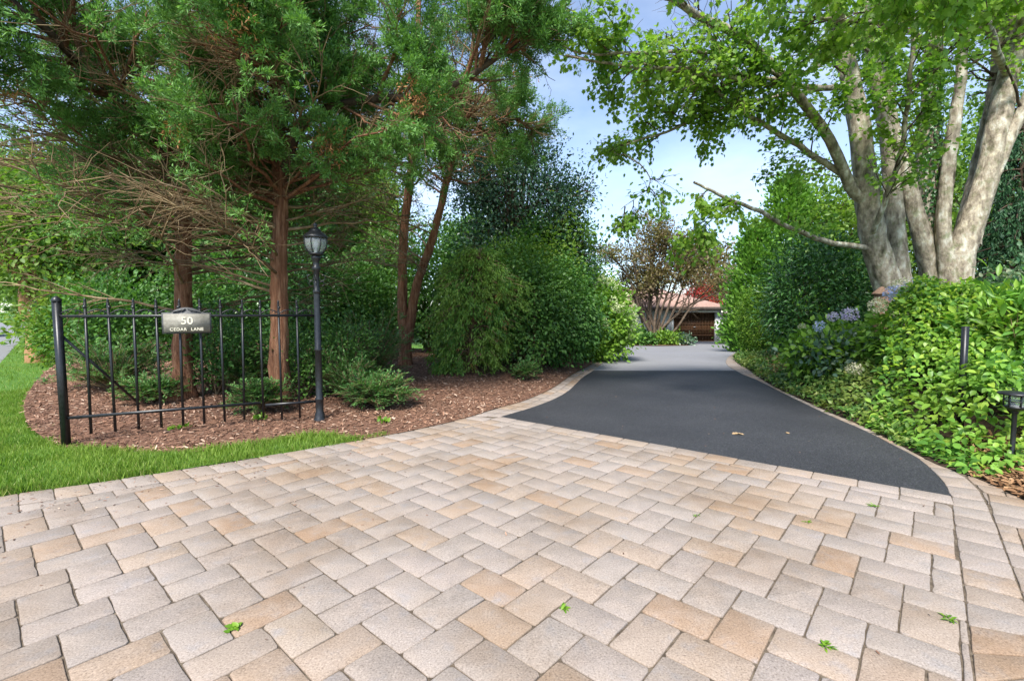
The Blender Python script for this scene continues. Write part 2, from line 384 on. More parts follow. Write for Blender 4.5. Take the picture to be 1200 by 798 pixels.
def paver_material():
    m, nt, N, L = newmat('tumbled_paver')
    geo = N.new('ShaderNodeNewGeometry'); tc = N.new('ShaderNodeTexCoord'); co = tc.outputs['Object']
    isl = ramp(N, [(0, (0.266, 0.225, 0.195)), (.2, (0.297, 0.250, 0.219)), (.42, (0.315, 0.269, 0.235)), (.60, (0.278, 0.238, 0.210)), (.72, (0.320, 0.256, 0.206)), (.84, (0.315, 0.234, 0.171)), (.93, (0.297, 0.206, 0.141)), (1, (0.332, 0.269, 0.214))])
    L.new(geo.outputs['Random Per Island'], isl.inputs[0])
    add = N.new('ShaderNodeVectorMath'); add.operation = 'ADD'; L.new(co, add.inputs[0])
    sc = N.new('ShaderNodeVectorMath'); sc.operation = 'SCALE'; sc.inputs[0].default_value = (37, 19, 5); L.new(geo.outputs['Random Per Island'], sc.inputs['Scale'])
    L.new(sc.outputs[0], add.inputs[1])
    n1 = noise(N, L, add.outputs[0], 5.5, 6, .65); r1 = ramp(N, [(.42, (0, 0, 0)), (.72, (.7, .7, .7))]); L.new(n1.outputs[0], r1.inputs[0])
    c = mixc(N, L, r1.outputs[0], isl.outputs[0], (.35, .285, .235))
    n1b = noise(N, L, add.outputs[0], 9, 5, .6); r1b = ramp(N, [(.55, (0, 0, 0)), (.75, (.6, .6, .6))]); L.new(n1b.outputs[0], r1b.inputs[0])
    c = mixc(N, L, r1b.outputs[0], c, (.26, .245, .245))
    n2 = noise(N, L, co, 120, 4, .75); r2 = ramp(N, [(.32, (.50, .48, .46)), (.46, (.92, .92, .92)), (.56, (1.02, 1.02, 1.02)), (.70, (1.42, 1.42, 1.42))]); L.new(n2.outputs[0], r2.inputs[0])
    c = mixc(N, L, 1.0, c, r2.outputs[0], 'MULTIPLY')
    # large soft stains where soil has washed over
    n3 = noise(N, L, co, .9, 5, .6); r3 = ramp(N, [(.36, (1.06, 1.06, 1.07)), (.50, (.97, .97, .96)), (.62, (.84, .78, .70)), (.76, (.66, .56, .46))]); L.new(n3.outputs[0], r3.inputs[0])
    c = mixc(N, L, 1.0, c, r3.outputs[0], 'MULTIPLY')
    b = N.new('ShaderNodeBsdfPrincipled'); b.inputs['Roughness'].default_value = .85; b.inputs['Specular IOR Level'].default_value = .25
    L.new(c, b.inputs['Base Color'])
    nb = noise(N, L, co, 120, 5, .7); bp = N.new('ShaderNodeBump'); bp.inputs['Strength'].default_value = .6; bp.inputs['Distance'].default_value = .004
    L.new(nb.outputs[0], bp.inputs['Height'])
    nb2 = noise(N, L, co, 14, 4, .6); bp2 = N.new('ShaderNodeBump'); bp2.inputs['Strength'].default_value = .15; bp2.inputs['Distance'].default_value = .006
    L.new(nb2.outputs[0], bp2.inputs['Height']); L.new(bp.outputs[0], bp2.inputs['Normal']); L.new(bp2.outputs[0], b.inputs['Normal'])
    o = N.new('ShaderNodeOutputMaterial'); L.new(b.outputs[0], o.inputs[0])
    return m
M['paver'] = paver_material()

# ------------------------------------------------------------------ plan curves (photo measurement -> ground metres)
def gcurve(pts, n): return cr([G(*p)[:2].tolist() + [0] for p in pts], n)[:, :2]
def cross2(a, b): return a[..., 0] * b[..., 1] - a[..., 1] * b[..., 0]
KERB_L_OUT = gcurve([(-260, 632), (-120, 606), (0, 581), (100, 567), (200, 552), (300, 536), (400, 519), (480, 505), (545, 490), (580, 479), (613, 470), (647, 455), (672, 438), (693, 427), (710, 416), (722, 408)], 90)
KERB_L_IN = gcurve([(586, 488), (622, 477.5), (650, 467), (667, 457), (683, 442), (698, 432), (712, 420), (726, 409)], 40)
KERB_R_IN = gcurve([(1115, 581), (1103, 561), (1077, 537), (1050.5, 523), (1011, 503), (971.5, 486), (919, 461), (887, 445), (863.7, 435), (850.5, 424), (860, 414), (880, 408)], 60)
KERB_R_OUT = gcurve([(1123, 552), (1096, 543), (1060, 524), (1035, 511), (1008, 498), (966, 480), (906, 452), (879, 434.5), (861, 422), (868, 415), (886, 410)], 60)
BAND_IN = gcurve([(1115, 581), (1118, 610), (1124, 650), (1131, 700), (1142, 790), (1160, 900)], 30)
BAND_OUT = gcurve([(1123, 552), (1146, 572), (1163, 605), (1184, 660), (1205, 715), (1262, 850)], 30)
SOIL_R = gcurve([(1123, 552), (1165, 568), (1205, 587), (1290, 622), (1400, 670)], 24)

def inside(p, poly):
    p = np.atleast_2d(p); x, y = p[:, 0], p[:, 1]; c = np.zeros(len(p), bool)
    j = len(poly) - 1
    for i in range(len(poly)):
        xi, yi = poly[i]; xj, yj = poly[j]
        if yi != yj:
            c ^= ((yi > y) != (yj > y)) & (x < (xj - xi) * (y - yi) / (yj - yi) + xi)
        j = i
    return c

def sheet(name, poly, mat, dz, step=1.0, zf=None, smooth=True):
    poly = np.asarray(poly, float)
    b = Vector; n = len(poly)
    pts = [Vector((float(x), float(y))) for x, y in poly]
    lo, hi = poly.min(0), poly.max(0)
    gx, gy = np.meshgrid(np.arange(lo[0], hi[0], step), np.arange(lo[1], hi[1], step))
    g = np.stack([gx.ravel(), gy.ravel()], 1) + rng.uniform(-.2, .2, (gx.size, 2)) * step
    if len(g):
        g = g[inside(g, poly)]
        pts += [Vector((float(x), float(y))) for x, y in g]
    res = geometry.delaunay_2d_cdt(pts, [(i, (i + 1) % n) for i in range(n)], [], 1, 1e-5)
    v = np.array([[p.x, p.y] for p in res[0]])
    z = T(v[:, 0], v[:, 1]) + dz
    if zf is not None: z = z + zf(v[:, 0], v[:, 1])
    B = Buf(); f = [list(t) for t in res[2] if len(t) == 3]
    f = [t if cross2(v[t[1]] - v[t[0]], v[t[2]] - v[t[0]]) > 0 else t[::-1] for t in f]
    B.add(np.column_stack([v, z]), tris=f)
    return struct(B.build(name, mat, smooth=smooth))

# ground sheet to the horizon
B = Buf()
xs = np.concatenate([[-900, -400, -150, -80], np.linspace(-45, 45, 61), [80, 150, 400, 900]])
ys = np.concatenate([[-300, -100, -40], np.linspace(-20, 60, 61), [90, 150, 300, 900]])
X, Y = np.meshgrid(xs, ys)
v = np.column_stack([X.ravel(), Y.ravel(), (T(X, Y) - .08).ravel()])
nx = len(xs); q = [[j * nx + i, j * nx + i + 1, (j + 1) * nx + i + 1, (j + 1) * nx + i] for j in range(len(ys) - 1) for i in range(nx - 1)]
struct(B.add(v, quads=q).build('ground', M['turf'], smooth=True))

# asphalt drive: dark fresh part, pale older court beyond
def by_y(curve, y):
    o = np.argsort(curve[:, 1]); return np.interp(y, curve[o, 1], curve[o, 0])
DL, DR = KERB_L_IN, KERB_R_IN[: int(60 * .86)]
ysp = G(770, 434)[1]
left_lo = DL[DL[:, 1] < ysp]; right_lo = DR[DR[:, 1] < ysp]
pl = np.array([by_y(KERB_L_IN, ysp), ysp]); pr = np.array([by_y(DR, ysp), ysp])
def hump(poly): return poly
fresh = np.vstack([left_lo, [pl], [pr], right_lo[::-1]])
sheet('driveway', fresh, M['asphalt'], -.004, .6)
old = np.vstack([[pl], DL[DL[:, 1] > ysp + .05], [[4.3, 24], [2.5, 30], [1.5, 36.5]], [[25, 36.5], [24, 28], [13, 22]], KERB_R_IN[KERB_R_IN[:, 1] > ysp + .05][::-1], [pr]])
sheet('driveway_court', old, M['oldasphalt'], -.008, 1.2)

# street running past behind the camera and away at the far side of the lawn
sd = nrm(np.array([-1.0, 1.03])); e0 = G(0, 425)[:2]; sn = np.array([-sd[1], sd[0]])
if sn[0] > 0: sn = -sn
st = [e0 - sd * 60, e0 + sd * 70, e0 + sd * 70 + sn * 7, e0 - sd * 60 + sn * 7]
sheet('street', st, M['street'], -.03, 6)

# ------------------------------------------------------------------ pavers
W_, L_ = .20, .305
ua = R(-41.5); u2 = np.array([math.cos(ua), math.sin(ua)]); v2 = np.array([-u2[1], u2[0]])
def offset_curve(c, d):
    t = nrm(np.gradient(c, axis=0)); return c + np.column_stack([-t[:, 1], t[:, 0]]) * d
SOLDIER = .30
left_outer = KERB_L_OUT
# the soldier course follows the outer edge of the apron; its inside line is an offset to the right of travel
left_inner = offset_curve(left_outer, -SOLDIER)
icut = int(np.argmin(np.linalg.norm(left_inner - KERB_L_IN[0], axis=1)))
A0 = KERB_L_IN[0]; A1 = KERB_R_IN[0]
front = [BAND_IN[-1], np.array([4.6, -3.2]), np.array([-6.5, -3.2])]
# course along the asphalt edge
ed = nrm(A1 - A0); en = np.array([ed[1], -ed[0]])          # towards the camera
if en[1] > 0: en = -en
field = np.vstack([left_inner[:icut - 2], [A0 + en * W_], [A1 + en * W_ - ed * .05], BAND_IN[3:], [[3.4, -1.2], [2.0, -2.6], [-2.5, -2.6]]])

def clip_half(poly, a, d):
    """keep the part of a convex poly to the left of line a + t d"""
    out = []
    for i in range(len(poly)):
        p, q = poly[i], poly[(i + 1) % len(poly)]
        sp = d[0] * (p[1] - a[1]) - d[1] * (p[0] - a[0]); sq = d[0] * (q[1] - a[1]) - d[1] * (q[0] - a[0])
        if sp >= 0: out.append(p)
        if (sp >= 0) != (sq >= 0):
            t = sp / (sp - sq); out.append(p + (q - p) * t)
    return out

def shrink(poly, d):
    n = len(poly); out = []
    for i in range(n):
        p0, p1, p2 = poly[i - 1], poly[i], poly[(i + 1) % n]
        a = nrm(p1 - p0); b = nrm(p2 - p1)
        n1 = np.array([-a[1], a[0]]); n2 = np.array([-b[1], b[0]])
        k = 1 + n1 @ n2
        out.append(p1 + (n1 + n2) * d / max(k, .35))
    return out
def area(poly):
    p = np.array(poly); return .5 * np.sum(p[:, 0] * np.roll(p[:, 1], -1) - p[:, 1] * np.roll(p[:, 0], -1))
def stone(B, poly, joint=.0034):
    poly = [np.asarray(p, float) for p in poly]
    # drop near-duplicate corners
    q = [p for i, p in enumerate(poly) if np.linalg.norm(p - poly[i - 1]) > .012]
    if len(q) < 3: return
    if area(q) < 0: q = q[::-1]
    if area(q) < .004: return
    q = shrink(q, joint)
    # knock the corners round a little
    r = []
    n = len(q)
    for i in range(n):
        a, b, c = q[i - 1], q[i], q[(i + 1) % n]
        la, lc = np.linalg.norm(a - b), np.linalg.norm(c - b)
        k1 = min(.008 * rng.uniform(.6, 2.2), la * .3); k2 = min(.008 * rng.uniform(.6, 2.2), lc * .3)
        r += [b + (a - b) / la * k1, b + (c - b) / lc * k2]
        nseg = int(lc / .07)                         # slightly wavering tumbled edge
        e = (c - b) / lc; nn = np.array([-e[1], e[0]])
        for s in range(1, nseg):
            r.append(b + (c - b) * s / nseg + nn * rng.normal() * .0019)
    q = r
    m = np.mean(q, 0); n = len(q)
    dz = rng.normal() * .0013; gx, gy = rng.normal(size=2) * .003
    def zz(p): return dz + (p[0] - m[0]) * gx + (p[1] - m[1]) * gy
    t1 = shrink(q, .0042); t2 = shrink(q, .0012)
    V = [[p[0], p[1], zz(p) + T(p[0], p[1])] for p in t1] + [[p[0], p[1], zz(p) - .0016 + T(p[0], p[1])] for p in t2] + [[p[0], p[1], zz(p) - .005 + T(p[0], p[1])] for p in q] + [[p[0], p[1], -.035 + T(p[0], p[1])] for p in q]
    V.append([m[0], m[1], dz + T(m[0], m[1])]); F = [[i, (i + 1) % n, 4 * n] for i in range(n)]
    for k in range(3):
        for i in range(n):
            j = (i + 1) % n; F.append([k * n + j, k * n + i, (k + 1) * n + i, (k + 1) * n + j])
    B.ngon(V, F)

PB = Buf()
org = G(880, 640)[:2]
# herringbone lattice: horizontal stone (L x W) above an upright one (W x L)
e1 = np.array([-(L_ - W_), -(W_ + L_)]); e2 = np.array([W_, -W_])
def lay(field):
    segs = [(field[i], field[(i + 1) % len(field)]) for i in range(len(field))]
    fa = area(list(field)); lo, hi = field.min(0) - .3, field.max(0) + .3
    for a in range(-60, 61):
        for b in range(-90, 91):
            o = e1 * a + e2 * b
            for rc in ([(0, 0), (L_, 0), (L_, W_), (0, W_)], [(0, -L_), (W_, -L_), (W_, 0), (0, 0)]):
                w = [org + u2 * (c[0] + o[0]) + v2 * (c[1] + o[1]) for c in rc]
                cx = np.mean(w, 0)
                if (cx < lo).any() or (cx > hi).any(): continue
                w9 = np.array(w + [(w[k] + w[k - 1]) / 2 for k in range(4)] + [cx])
                ins = inside(w9, field)
                if not ins.any(): continue
                if ins.all(): stone(PB, w); continue
                poly = w
                for (p, q) in segs:
                    d = q - p; ln = np.linalg.norm(d)
                    if ln < 1e-6: continue
                    t = np.clip(((cx - p) @ d) / ln ** 2, 0, 1)
                    if np.linalg.norm(p + d * t - cx) > .2: continue
                    poly = clip_half(poly, p, d if fa > 0 else -d)
                    if len(poly) < 3: break
                if len(poly) >= 3 and abs(area(poly)) > .006: stone(PB, poly)
lay(field)
lay(np.vstack([BAND_OUT[1:], [[4.6, -1.2], [6.5, 0.2], [6.5, 1.5]], SOIL_R[::-1][:-1]]))

def course(B, ca, cb, pitch, jit=.12, matched=False):
    """stones laid between two curves, joints across"""
    n0 = 400
    def rs(c):
        d = np.concatenate([[0], np.cumsum(np.linalg.norm(np.diff(c, axis=0), axis=1))]); return np.column_stack([np.interp(np.linspace(0, d[-1], n0), d, c[:, 0]), np.interp(np.linspace(0, d[-1], n0), d, c[:, 1])]), d[-1]
    a, la = rs(ca); b, lb = rs(cb)
    if matched:
        d = np.concatenate([[0], np.cumsum(np.linalg.norm(np.diff(ca, axis=0), axis=1))]); tt = np.linspace(0, d[-1], n0)
        b = np.column_stack([np.interp(tt, d, cb[:, 0]), np.interp(tt, d, cb[:, 1])]); lb = la
    n = max(1, int(round((la + lb) / 2 / pitch)))
    cuts = np.linspace(0, n0 - 1, n + 1) + np.concatenate([[0], rng.normal(size=n - 1) * jit * n0 / n * .3, [0]])
    for i in range(n):
        k0, k1 = cuts[i], cuts[i + 1]; km = (k0 + k1) / 2
        f = lambda c, k: np.array([np.interp(k, np.arange(n0), c[:, 0]), np.interp(k, np.arange(n0), c[:, 1])])
        stone(B, [f(a, k0), f(b, k0), f(b, k1), f(a, k1)])
# soldier course on the outer left edge up to the asphalt corner
course(PB, left_outer[:icut], left_inner[:icut], .205)
# stretcher row along the asphalt
nb = int(np.linalg.norm(A1 - A0) / L_)
course(PB, np.array([A0, A1]), np.array([A0 + en * W_, A1 + en * W_]), L_)
# drive edging, left: two rows; right: one row
kl_out = left_outer[icut - 1:]
def resamp(c, n):
    d = np.concatenate([[0], np.cumsum(np.linalg.norm(np.diff(c, axis=0), axis=1))]); return np.column_stack([np.interp(np.linspace(0, d[-1], n), d, c[:, 0]), np.interp(np.linspace(0, d[-1], n), d, c[:, 1])])
ko, ki = resamp(kl_out, 80), resamp(KERB_L_IN, 80)
km = (ko + ki) / 2
course(PB, ko, km, L_ * .9); course(PB, km, ki, L_ * .9)
cin = resamp(np.vstack([KERB_R_IN[::-1], BAND_IN[1:]]), 500); cout = resamp(np.vstack([KERB_R_OUT[::-1], BAND_OUT[1:]]), 500)
mi = np.array([np.argmin(np.linalg.norm(cout - p, axis=1)) for p in cin]).astype(float)
mi = np.maximum.accumulate(mi); ker = np.ones(41) / 41; mi = np.convolve(np.pad(mi, 20, 'edge'), ker, 'valid')
mo = np.column_stack([np.interp(mi, np.arange(500), cout[:, 0]), np.interp(mi, np.arange(500), cout[:, 1])])
isplit = int(np.argmin(np.linalg.norm(cin - A1, axis=1)))
course(PB, cin[:isplit + 1], mo[:isplit + 1], L_ * .9, matched=True)
course(PB, cin[isplit:], mo[isplit:], .215, matched=True)
struct(PB.build('paver_apron', M['paver']))
base = np.vstack([offset_curve(left_outer, -.02)[:icut], [A0], [A1 - ed * .01], KERB_R_OUT[:1], SOIL_R[1:], [[5.5, -3], [-6, -3]]])
sheet('paver_bedding', base, M['joint'], -.0075, .5)
kb = np.vstack([ko, ki[::-1]]); sheet('kerb_bedding', kb, M['joint'], -.0085, .6)
kb = np.vstack([resamp(KERB_R_OUT, 50), resamp(KERB_R_IN, 50)[::-1]]); sheet('verge_bedding', kb, M['joint'], -.0085, .6)

# ------------------------------------------------------------------ lawn and mulch bed (left)
MULCH_FRONT = gcurve([(60, 408), (88, 424), (66, 440), (44, 458), (30, 478), (32, 500), (58, 519), (110, 529), (180, 530), (250, 528), (320, 517), (372, 512), (418, 515)], 50)
lo_half = left_outer[:60]
i_tip = int(np.argmin(np.linalg.norm(left_outer - MULCH_FRONT[-1], axis=1)))
LAWN = np.vstack([MULCH_FRONT, left_outer[:i_tip + 1][::-1], [e0 - sd * 12], [e0 + sd * 22], [[-16, 30], [-11, 19]]])
sheet('lawn', LAWN, M['turf'], -.005, .35, zf=lambda x, y: .012 * np.sin(x * 3) * np.cos(y * 2.3))
BED = np.vstack([MULCH_FRONT, left_outer[i_tip:], [[3.6, 20], [-2, 15.5], [-11, 18.5]]])
def moundL(x, y):
    x = np.asarray(x, float); y = np.asarray(y, float); sh = x.shape
    q = np.column_stack([x.ravel(), y.ravel()])
    dk = np.concatenate([np.min(np.linalg.norm(c[:, None] - KERB_L_OUT[None], axis=2), axis=1) for c in np.array_split(q, max(1, len(q) // 5000 + 1))]).reshape(sh)
    d = np.clip((y - 5.2 - .25 * (x + 3)) / 5, 0, 1) * np.clip(dk / 1.2, 0, 1)
    return .22 * d + .025 * np.sin(x * 4.1 + y) * np.cos(y * 3.7) * np.clip(d * 8, 0, 1)
sheet('mulch_bed', BED, M['mulch'], .004, .25, zf=moundL)
def LZ(x, y): return float(T(x, y) + moundL(x, y))

# chips over the bed
def scatter(poly, n):
    lo, hi = np.min(poly, 0), np.max(poly, 0); out = np.zeros((0, 2))
    while len(out) < n:
        p = rng.uniform(lo, hi, (n * 2, 2)); out = np.vstack([out, p[inside(p, poly)]])
    return out[:n]
CHIP = tpl([[-.16, 0, 0], [.14, .05, .05], [.18, .9, .08], [-.1, 1, 0]], [[0, 1, 2], [0, 2, 3]])
bed_near = BED[(BED[:, 1] < 14)]
c = scatter(bed_near, 60000); dens = np.clip(1.3 - (c[:, 1] - 5) / 9, .25, 1); c = c[rng.random(len(c)) < dens]
z = T(c[:, 0], c[:, 1]) + moundL(c[:, 0], c[:, 1]) + .008 + rng.random(len(c)) * .012
B = Buf(); n = len(c); d = rdir(n); d[:, 2] *= .25; nn = UP + rdir(n) * .45
B.leaves(CHIP, np.column_stack([c, z]), d, nn, rng.uniform(.018, .062, n))
stuff(B.build('mulch_chips', M['chip']), 'loose reddish brown bark mulch spread under the trees and the iron fence', 'mulch')

# grass blades
B = Buf()
gn = np.vstack([MULCH_FRONT[12:], left_outer[:i_tip + 1][::-1], [[-8.5, 2.6]], [[-9, 8]]])
c = scatter(gn, 80000); c2_ = scatter(LAWN, 45000)
edge_l = left_outer[:i_tip + 3]; k = rng.integers(0, len(edge_l), 5000); edge = edge_l[k] + rng.normal(size=(5000, 2)) * .035 + np.array([-.02, .05])
k = rng.integers(8, len(MULCH_FRONT), 3500); edge2 = MULCH_FRONT[k] + rng.normal(size=(3500, 2)) * .06
c = np.vstack([c, c2_, edge, edge2]); n = len(c)
z = T(c[:, 0], c[:, 1]) - .006
d = UP + rdir(n) * .55; far = np.clip(c[:, 1] / 10, 1, 3)
B.leaves(GRASS, np.column_stack([c, z]), d, rdir(n) + np.array([0, -.4, .2]), rng.uniform(.032, .085, n) * (.9 + .1 * far) * (1 + .35 * np.sin(c[:, 0] * 5) * np.cos(c[:, 1] * 6)))
stuff(B.build('grass', M['grass']), 'bright green mown grass between the pavers and the fence', 'grass')

# bits of bark and dry needle washed on to the paving
k = rng.integers(0, len(edge_l) - 1, 520); c = edge_l[k] + np.abs(rng.normal(size=(520, 1))) * np.array([[.30, -.42]]) + rng.normal(size=(520, 2)) * .06
c = np.vstack([c, scatter(field, 110), scatter(fresh, 70)])
z = T(c[:, 0], c[:, 1]) + .004; d = rdir(len(c)) * [1, 1, .08]
stuff(Buf().leaves(CHIP, np.column_stack([c, z]), d, UP + rdir(len(c)) * .15, rng.uniform(.008, .028, len(c))).build('plant_litter', M['chip']), 'small specks of bark and dry needles scattered over the paving', 'litter')

# right-hand bed
RB = np.vstack([SOIL_R[::-1], KERB_R_OUT[1:], [[16, 22]], [[30, 22], [30, 2]]])
def moundR(x, y):
    dx = (x - 6.6) / 2.6; dy = (y - 7.0) / 3.2
    return .55 * np.exp(-(dx * dx + dy * dy)) * np.clip((x - by_y(KERB_R_OUT, y)) / 1.2, 0, 1)
sheet('planting_bed', RB, M['soil'], .002, .35, zf=moundR)
def RZ(x, y): return float(T(x, y) + moundR(np.array(x), np.array(y)))

# ------------------------------------------------------------------ fence, plaque, lamp post
fa_, fb_ = G(78, 522), G(372, 493); fd = nrm(fb_ - fa_); FL = float(np.linalg.norm(fb_ - fa_)); fnv = np.array([fd[1], -fd[0], 0])   # towards the camera
fz = math.atan2(fd[1], fd[0])
fence = thing('iron_fence', fa_, 'black wrought iron fence panel with spear pickets standing in the mulch', 'fence')
b = Buf(); tilt = np.array([-.012, 0, 0])
pt = fa_ + np.array([-.02, 0, 1.51])
b.bar(fa_ - [0, 0, .1], pt, .055); b.lathe(pt, [(.04, -.01), (.045, .005), (.03, .03), (.012, .045), (.001, .05)], 10)
b.build('post', M['iron'], fence)
for h, name, t0, t1 in ((1.35, 'top_rail', 0, 1), (.29, 'bottom_rail', 0, .74), (.255, 'bottom_rail', .76, 1)):
    b = Buf(); o0 = fa_ + fd * FL * t0 + [0, 0, h]; o1 = fa_ + fd * FL * t1 + [0, 0, h]
    b.bar(o0, o1, .026, .03)
    b.build(name, M['iron'], fence)
for i in range(11):
    p = fa_ + fd * (FL * (i + 1) / 12.0)
    lean = fd * rng.normal() * .008
    b = Buf(); zb = .10 if i < 9 else .06
    b.bar(p + [0, 0, zb], p + lean + [0, 0, 1.50], .019)
    b.lathe(p + lean + [0, 0, 1.50], [(.010, 0), (.013, .012), (.008, .03), (.001, .045)], 6)
    b.lathe(p + [0, 0, 1.43], [(.008, 0), (.019, .012), (.019, .022), (.008, .034)], 8)
    b.build('picket', M['iron'], fence)
for i in range(12):           # scrolls riding on the top rail
    p0 = fa_ + fd * (FL * i / 12.0); p1 = fa_ + fd * (FL * (i + 1) / 12.0)
    t = np.linspace(0, 1, 13)
    arc = p0 + (p1 - p0) * t[:, None] + UP * (1.372 + .05 * np.sin(t * np.pi))[:, None]
    b = Buf().tubes(arc, np.full(13, .006), 5)
    for sgn, pc in ((1, p0 + fd * .05), (-1, p1 - fd * .05)):
        a = np.linspace(0, 4.6, 12); rr = .026 - .0035 * a
        cur = pc + UP * 1.39 + fd * (sgn * np.cos(a) * rr)[:, None] * 1.0 + UP * (np.sin(a) * rr)[:, None]
        b.tubes(cur, np.full(12, .0045), 4)
    b.build('scroll', M['iron'], fence)
b = Buf(); bk = -fnv
b.bar(fa_ + [0.0, 0, 1.15] - fnv * .03, fa_ + fd * .52 + bk * .55 + [0, 0, .30], .022); b.build('brace', M['iron'], fence)

# plaque
pc = (fa_ + fd * FL * .450) + UP * 1.27 + fnv * .035
plq = thing('address_plaque', pc, 'arched grey house number plaque with cream lettering on the fence rail', 'sign')
pw, ph, pd = .465, .235, .018
def plate_outline(sx, sz, n=17):
    pts = [(-sx / 2, -sz / 2), (sx / 2, -sz / 2), (sx / 2, sz / 2)]
    aw = sx * .31
    for t in np.linspace(0, 1, n):
        x = aw - 2 * aw * t; pts.append((x, sz / 2 + .058 * (sz / .235) * (1 - (x / aw) ** 2) ** .9))
    pts.append((-sx / 2, sz / 2)); return pts
def prism(B, pts, o, d, n, th):
    k = len(pts); v = [o + d * x + UP * z + n * s for s in (0, th) for x, z in pts]
    f = [list(range(k, 2 * k)), list(range(k))[::-1]] + [[i, (i + 1) % k, k + (i + 1) % k, k + i] for i in range(k)]
    B.ngon(v, f)
b = Buf(); prism(b, plate_outline(pw, ph), pc, fd, fnv, pd); b.build('backing', M['slate_rim'], plq)
b = Buf(); prism(b, [(x, z) for x, z in plate_outline(pw - .03, ph - .03) if True][:3] + [(-(pw - .03) / 2, (ph - .03) / 2)], pc + fnv * pd, fd, fnv, .004); b.build('panel', M['slate'], plq)
b = Buf()
for s in (1, -1):              # acanthus-like crest relief
    t = np.linspace(0, 1, 10)
    for kk in range(3):
        cv = pc + fnv * (pd + .006) + fd * (s * (.012 + (.03 + .035 * kk) * np.sin(t * 1.6) * 1.2))[:, None] + UP * (.118 + .042 * (1 - t) + .004 - .004 * kk)[:, None]
        b.tubes(cv, .007 * np.sin(np.linspace(.5, 3.1, 10)), 5)
b.build('crest', M['slate_rim'], plq)
def text(body, size, x, z, name, sp=1.0):
    cu = bpy.data.curves.new(name, 'FONT'); cu.body = body; cu.size = size; cu.align_x = 'CENTER'; cu.align_y = 'CENTER'; cu.extrude = .002; cu.offset = size * .012; cu.space_character = sp
    ob = bpy.data.objects.new(name, cu); COL.objects.link(ob)
    bpy.context.view_layer.update()
    me = bpy.data.meshes.new_from_object(ob); bpy.data.objects.remove(ob)
    v = np.array([tuple(q.co) for q in me.vertices])
    v[:, 0] *= 1.0
    v = v[:, 0:1] * fd + v[:, 1:2] * UP + v[:, 2:3] * fnv + (pc + fd * x + UP * z + fnv * (pd + .0065)) - np.array(plq.location)
    me.vertices.foreach_set('co', v.astype(np.float32).ravel()); me.update()
    me.materials.append(M['cream']); o = bpy.data.objects.new(name, me); o.parent = plq; COL.objects.link(o); return o
text('50', .115, .0, .022, 'house_number', 1.02)
text('CEDAR', .046, -.083, -.072, 'street_name', 1.12)
text('LANE', .046, .095, -.072, 'street_name', 1.12)

# lamp post
lb = G(375, 494); lamp = thing('lamp_post', lb, 'tall black cast iron lamp post with glass lantern at the fence end', 'lamp post')
lp = Buf().lathe(lb, [(.075, -.02), (.075, .04), (.06, .06), (.06, .10), (.047, .13), (.047, .27), (.054, .285), (.054, .30), (.043, .32), (.040, .9), (.045, .905), (.045, .93), (.039, .94), (.038, 1.62)], 16)
lp.build('base_section', M['iron'], lamp, smooth=False)
Buf().lathe(lb, [(.036, 1.62), (.046, 1.63), (.046, 1.66), (.034, 1.68), (.033, 1.90), (.05, 1.915), (.05, 1.95), (.036, 1.97), (.036, 2.02), (.056, 2.05), (.062, 2.08), (.05, 2.09)], 16).build('neck', M['iron'], lamp)
for k in range(4):
    a = k * math.pi / 2 + .3; dv = np.array([math.cos(a), math.sin(a), 0]); t = np.linspace(0, 5.2, 20); rr = .045 - .0055 * t
    cv = lb + dv * (.075 - np.cos(t) * rr)[:, None] + UP * (1.83 - np.sin(t) * rr * 1.3)[:, None]
    cv2 = lb + dv * (.065 - np.cos(t) * rr * .8)[:, None] + UP * (1.74 + np.sin(t) * rr)[:, None]
    b = Buf(); b.tubes(cv, np.full(20, .006), 5); b.tubes(cv2, np.full(20, .005), 5); b.build('scroll_bracket', M['iron'], lamp)
lz = 2.09
b = Buf().lathe(lb + UP * lz, [(.05, 0), (.085, .015), (.09, .03), (.075, .035)], 16); capb = Buf().lathe(lb + UP * lz, [(.142, .215), (.15, .225), (.145, .24), (.11, .275), (.075, .295), (.07, .31), (.05, .335), (.02, .35), (.02, .365), (.028, .38), (.018, .40), (.001, .415)], 16)
lanf = b.build('lantern_frame', M['iron'], lamp); capb.build('lantern_cap', M['iron'], lanf)
prof = [(.072, .035), (.105, .06), (.133, .11), (.142, .16), (.140, .20), (.130, .22)]
b = Buf()
for k in range(8):
    a = k * math.pi / 4; cv = np.array([lb + np.array([r * math.cos(a), r * math.sin(a), lz + z]) for r, z in prof]); b.tubes(cv, np.full(len(prof), .006), 5)
b.build('glazing_bar', M['iron'], lanf)
Buf().lathe(lb + UP * lz, [(r - .006, z) for r, z in prof], 8).build('glass', M['lampglass'], lanf)
Buf().lathe(lb + UP * lz, [(.018, .03), (.018, .09), (.03, .12), (.034, .15), (.026, .18), (.001, .195)], 12).build('bulb', M['bulb'], lanf)

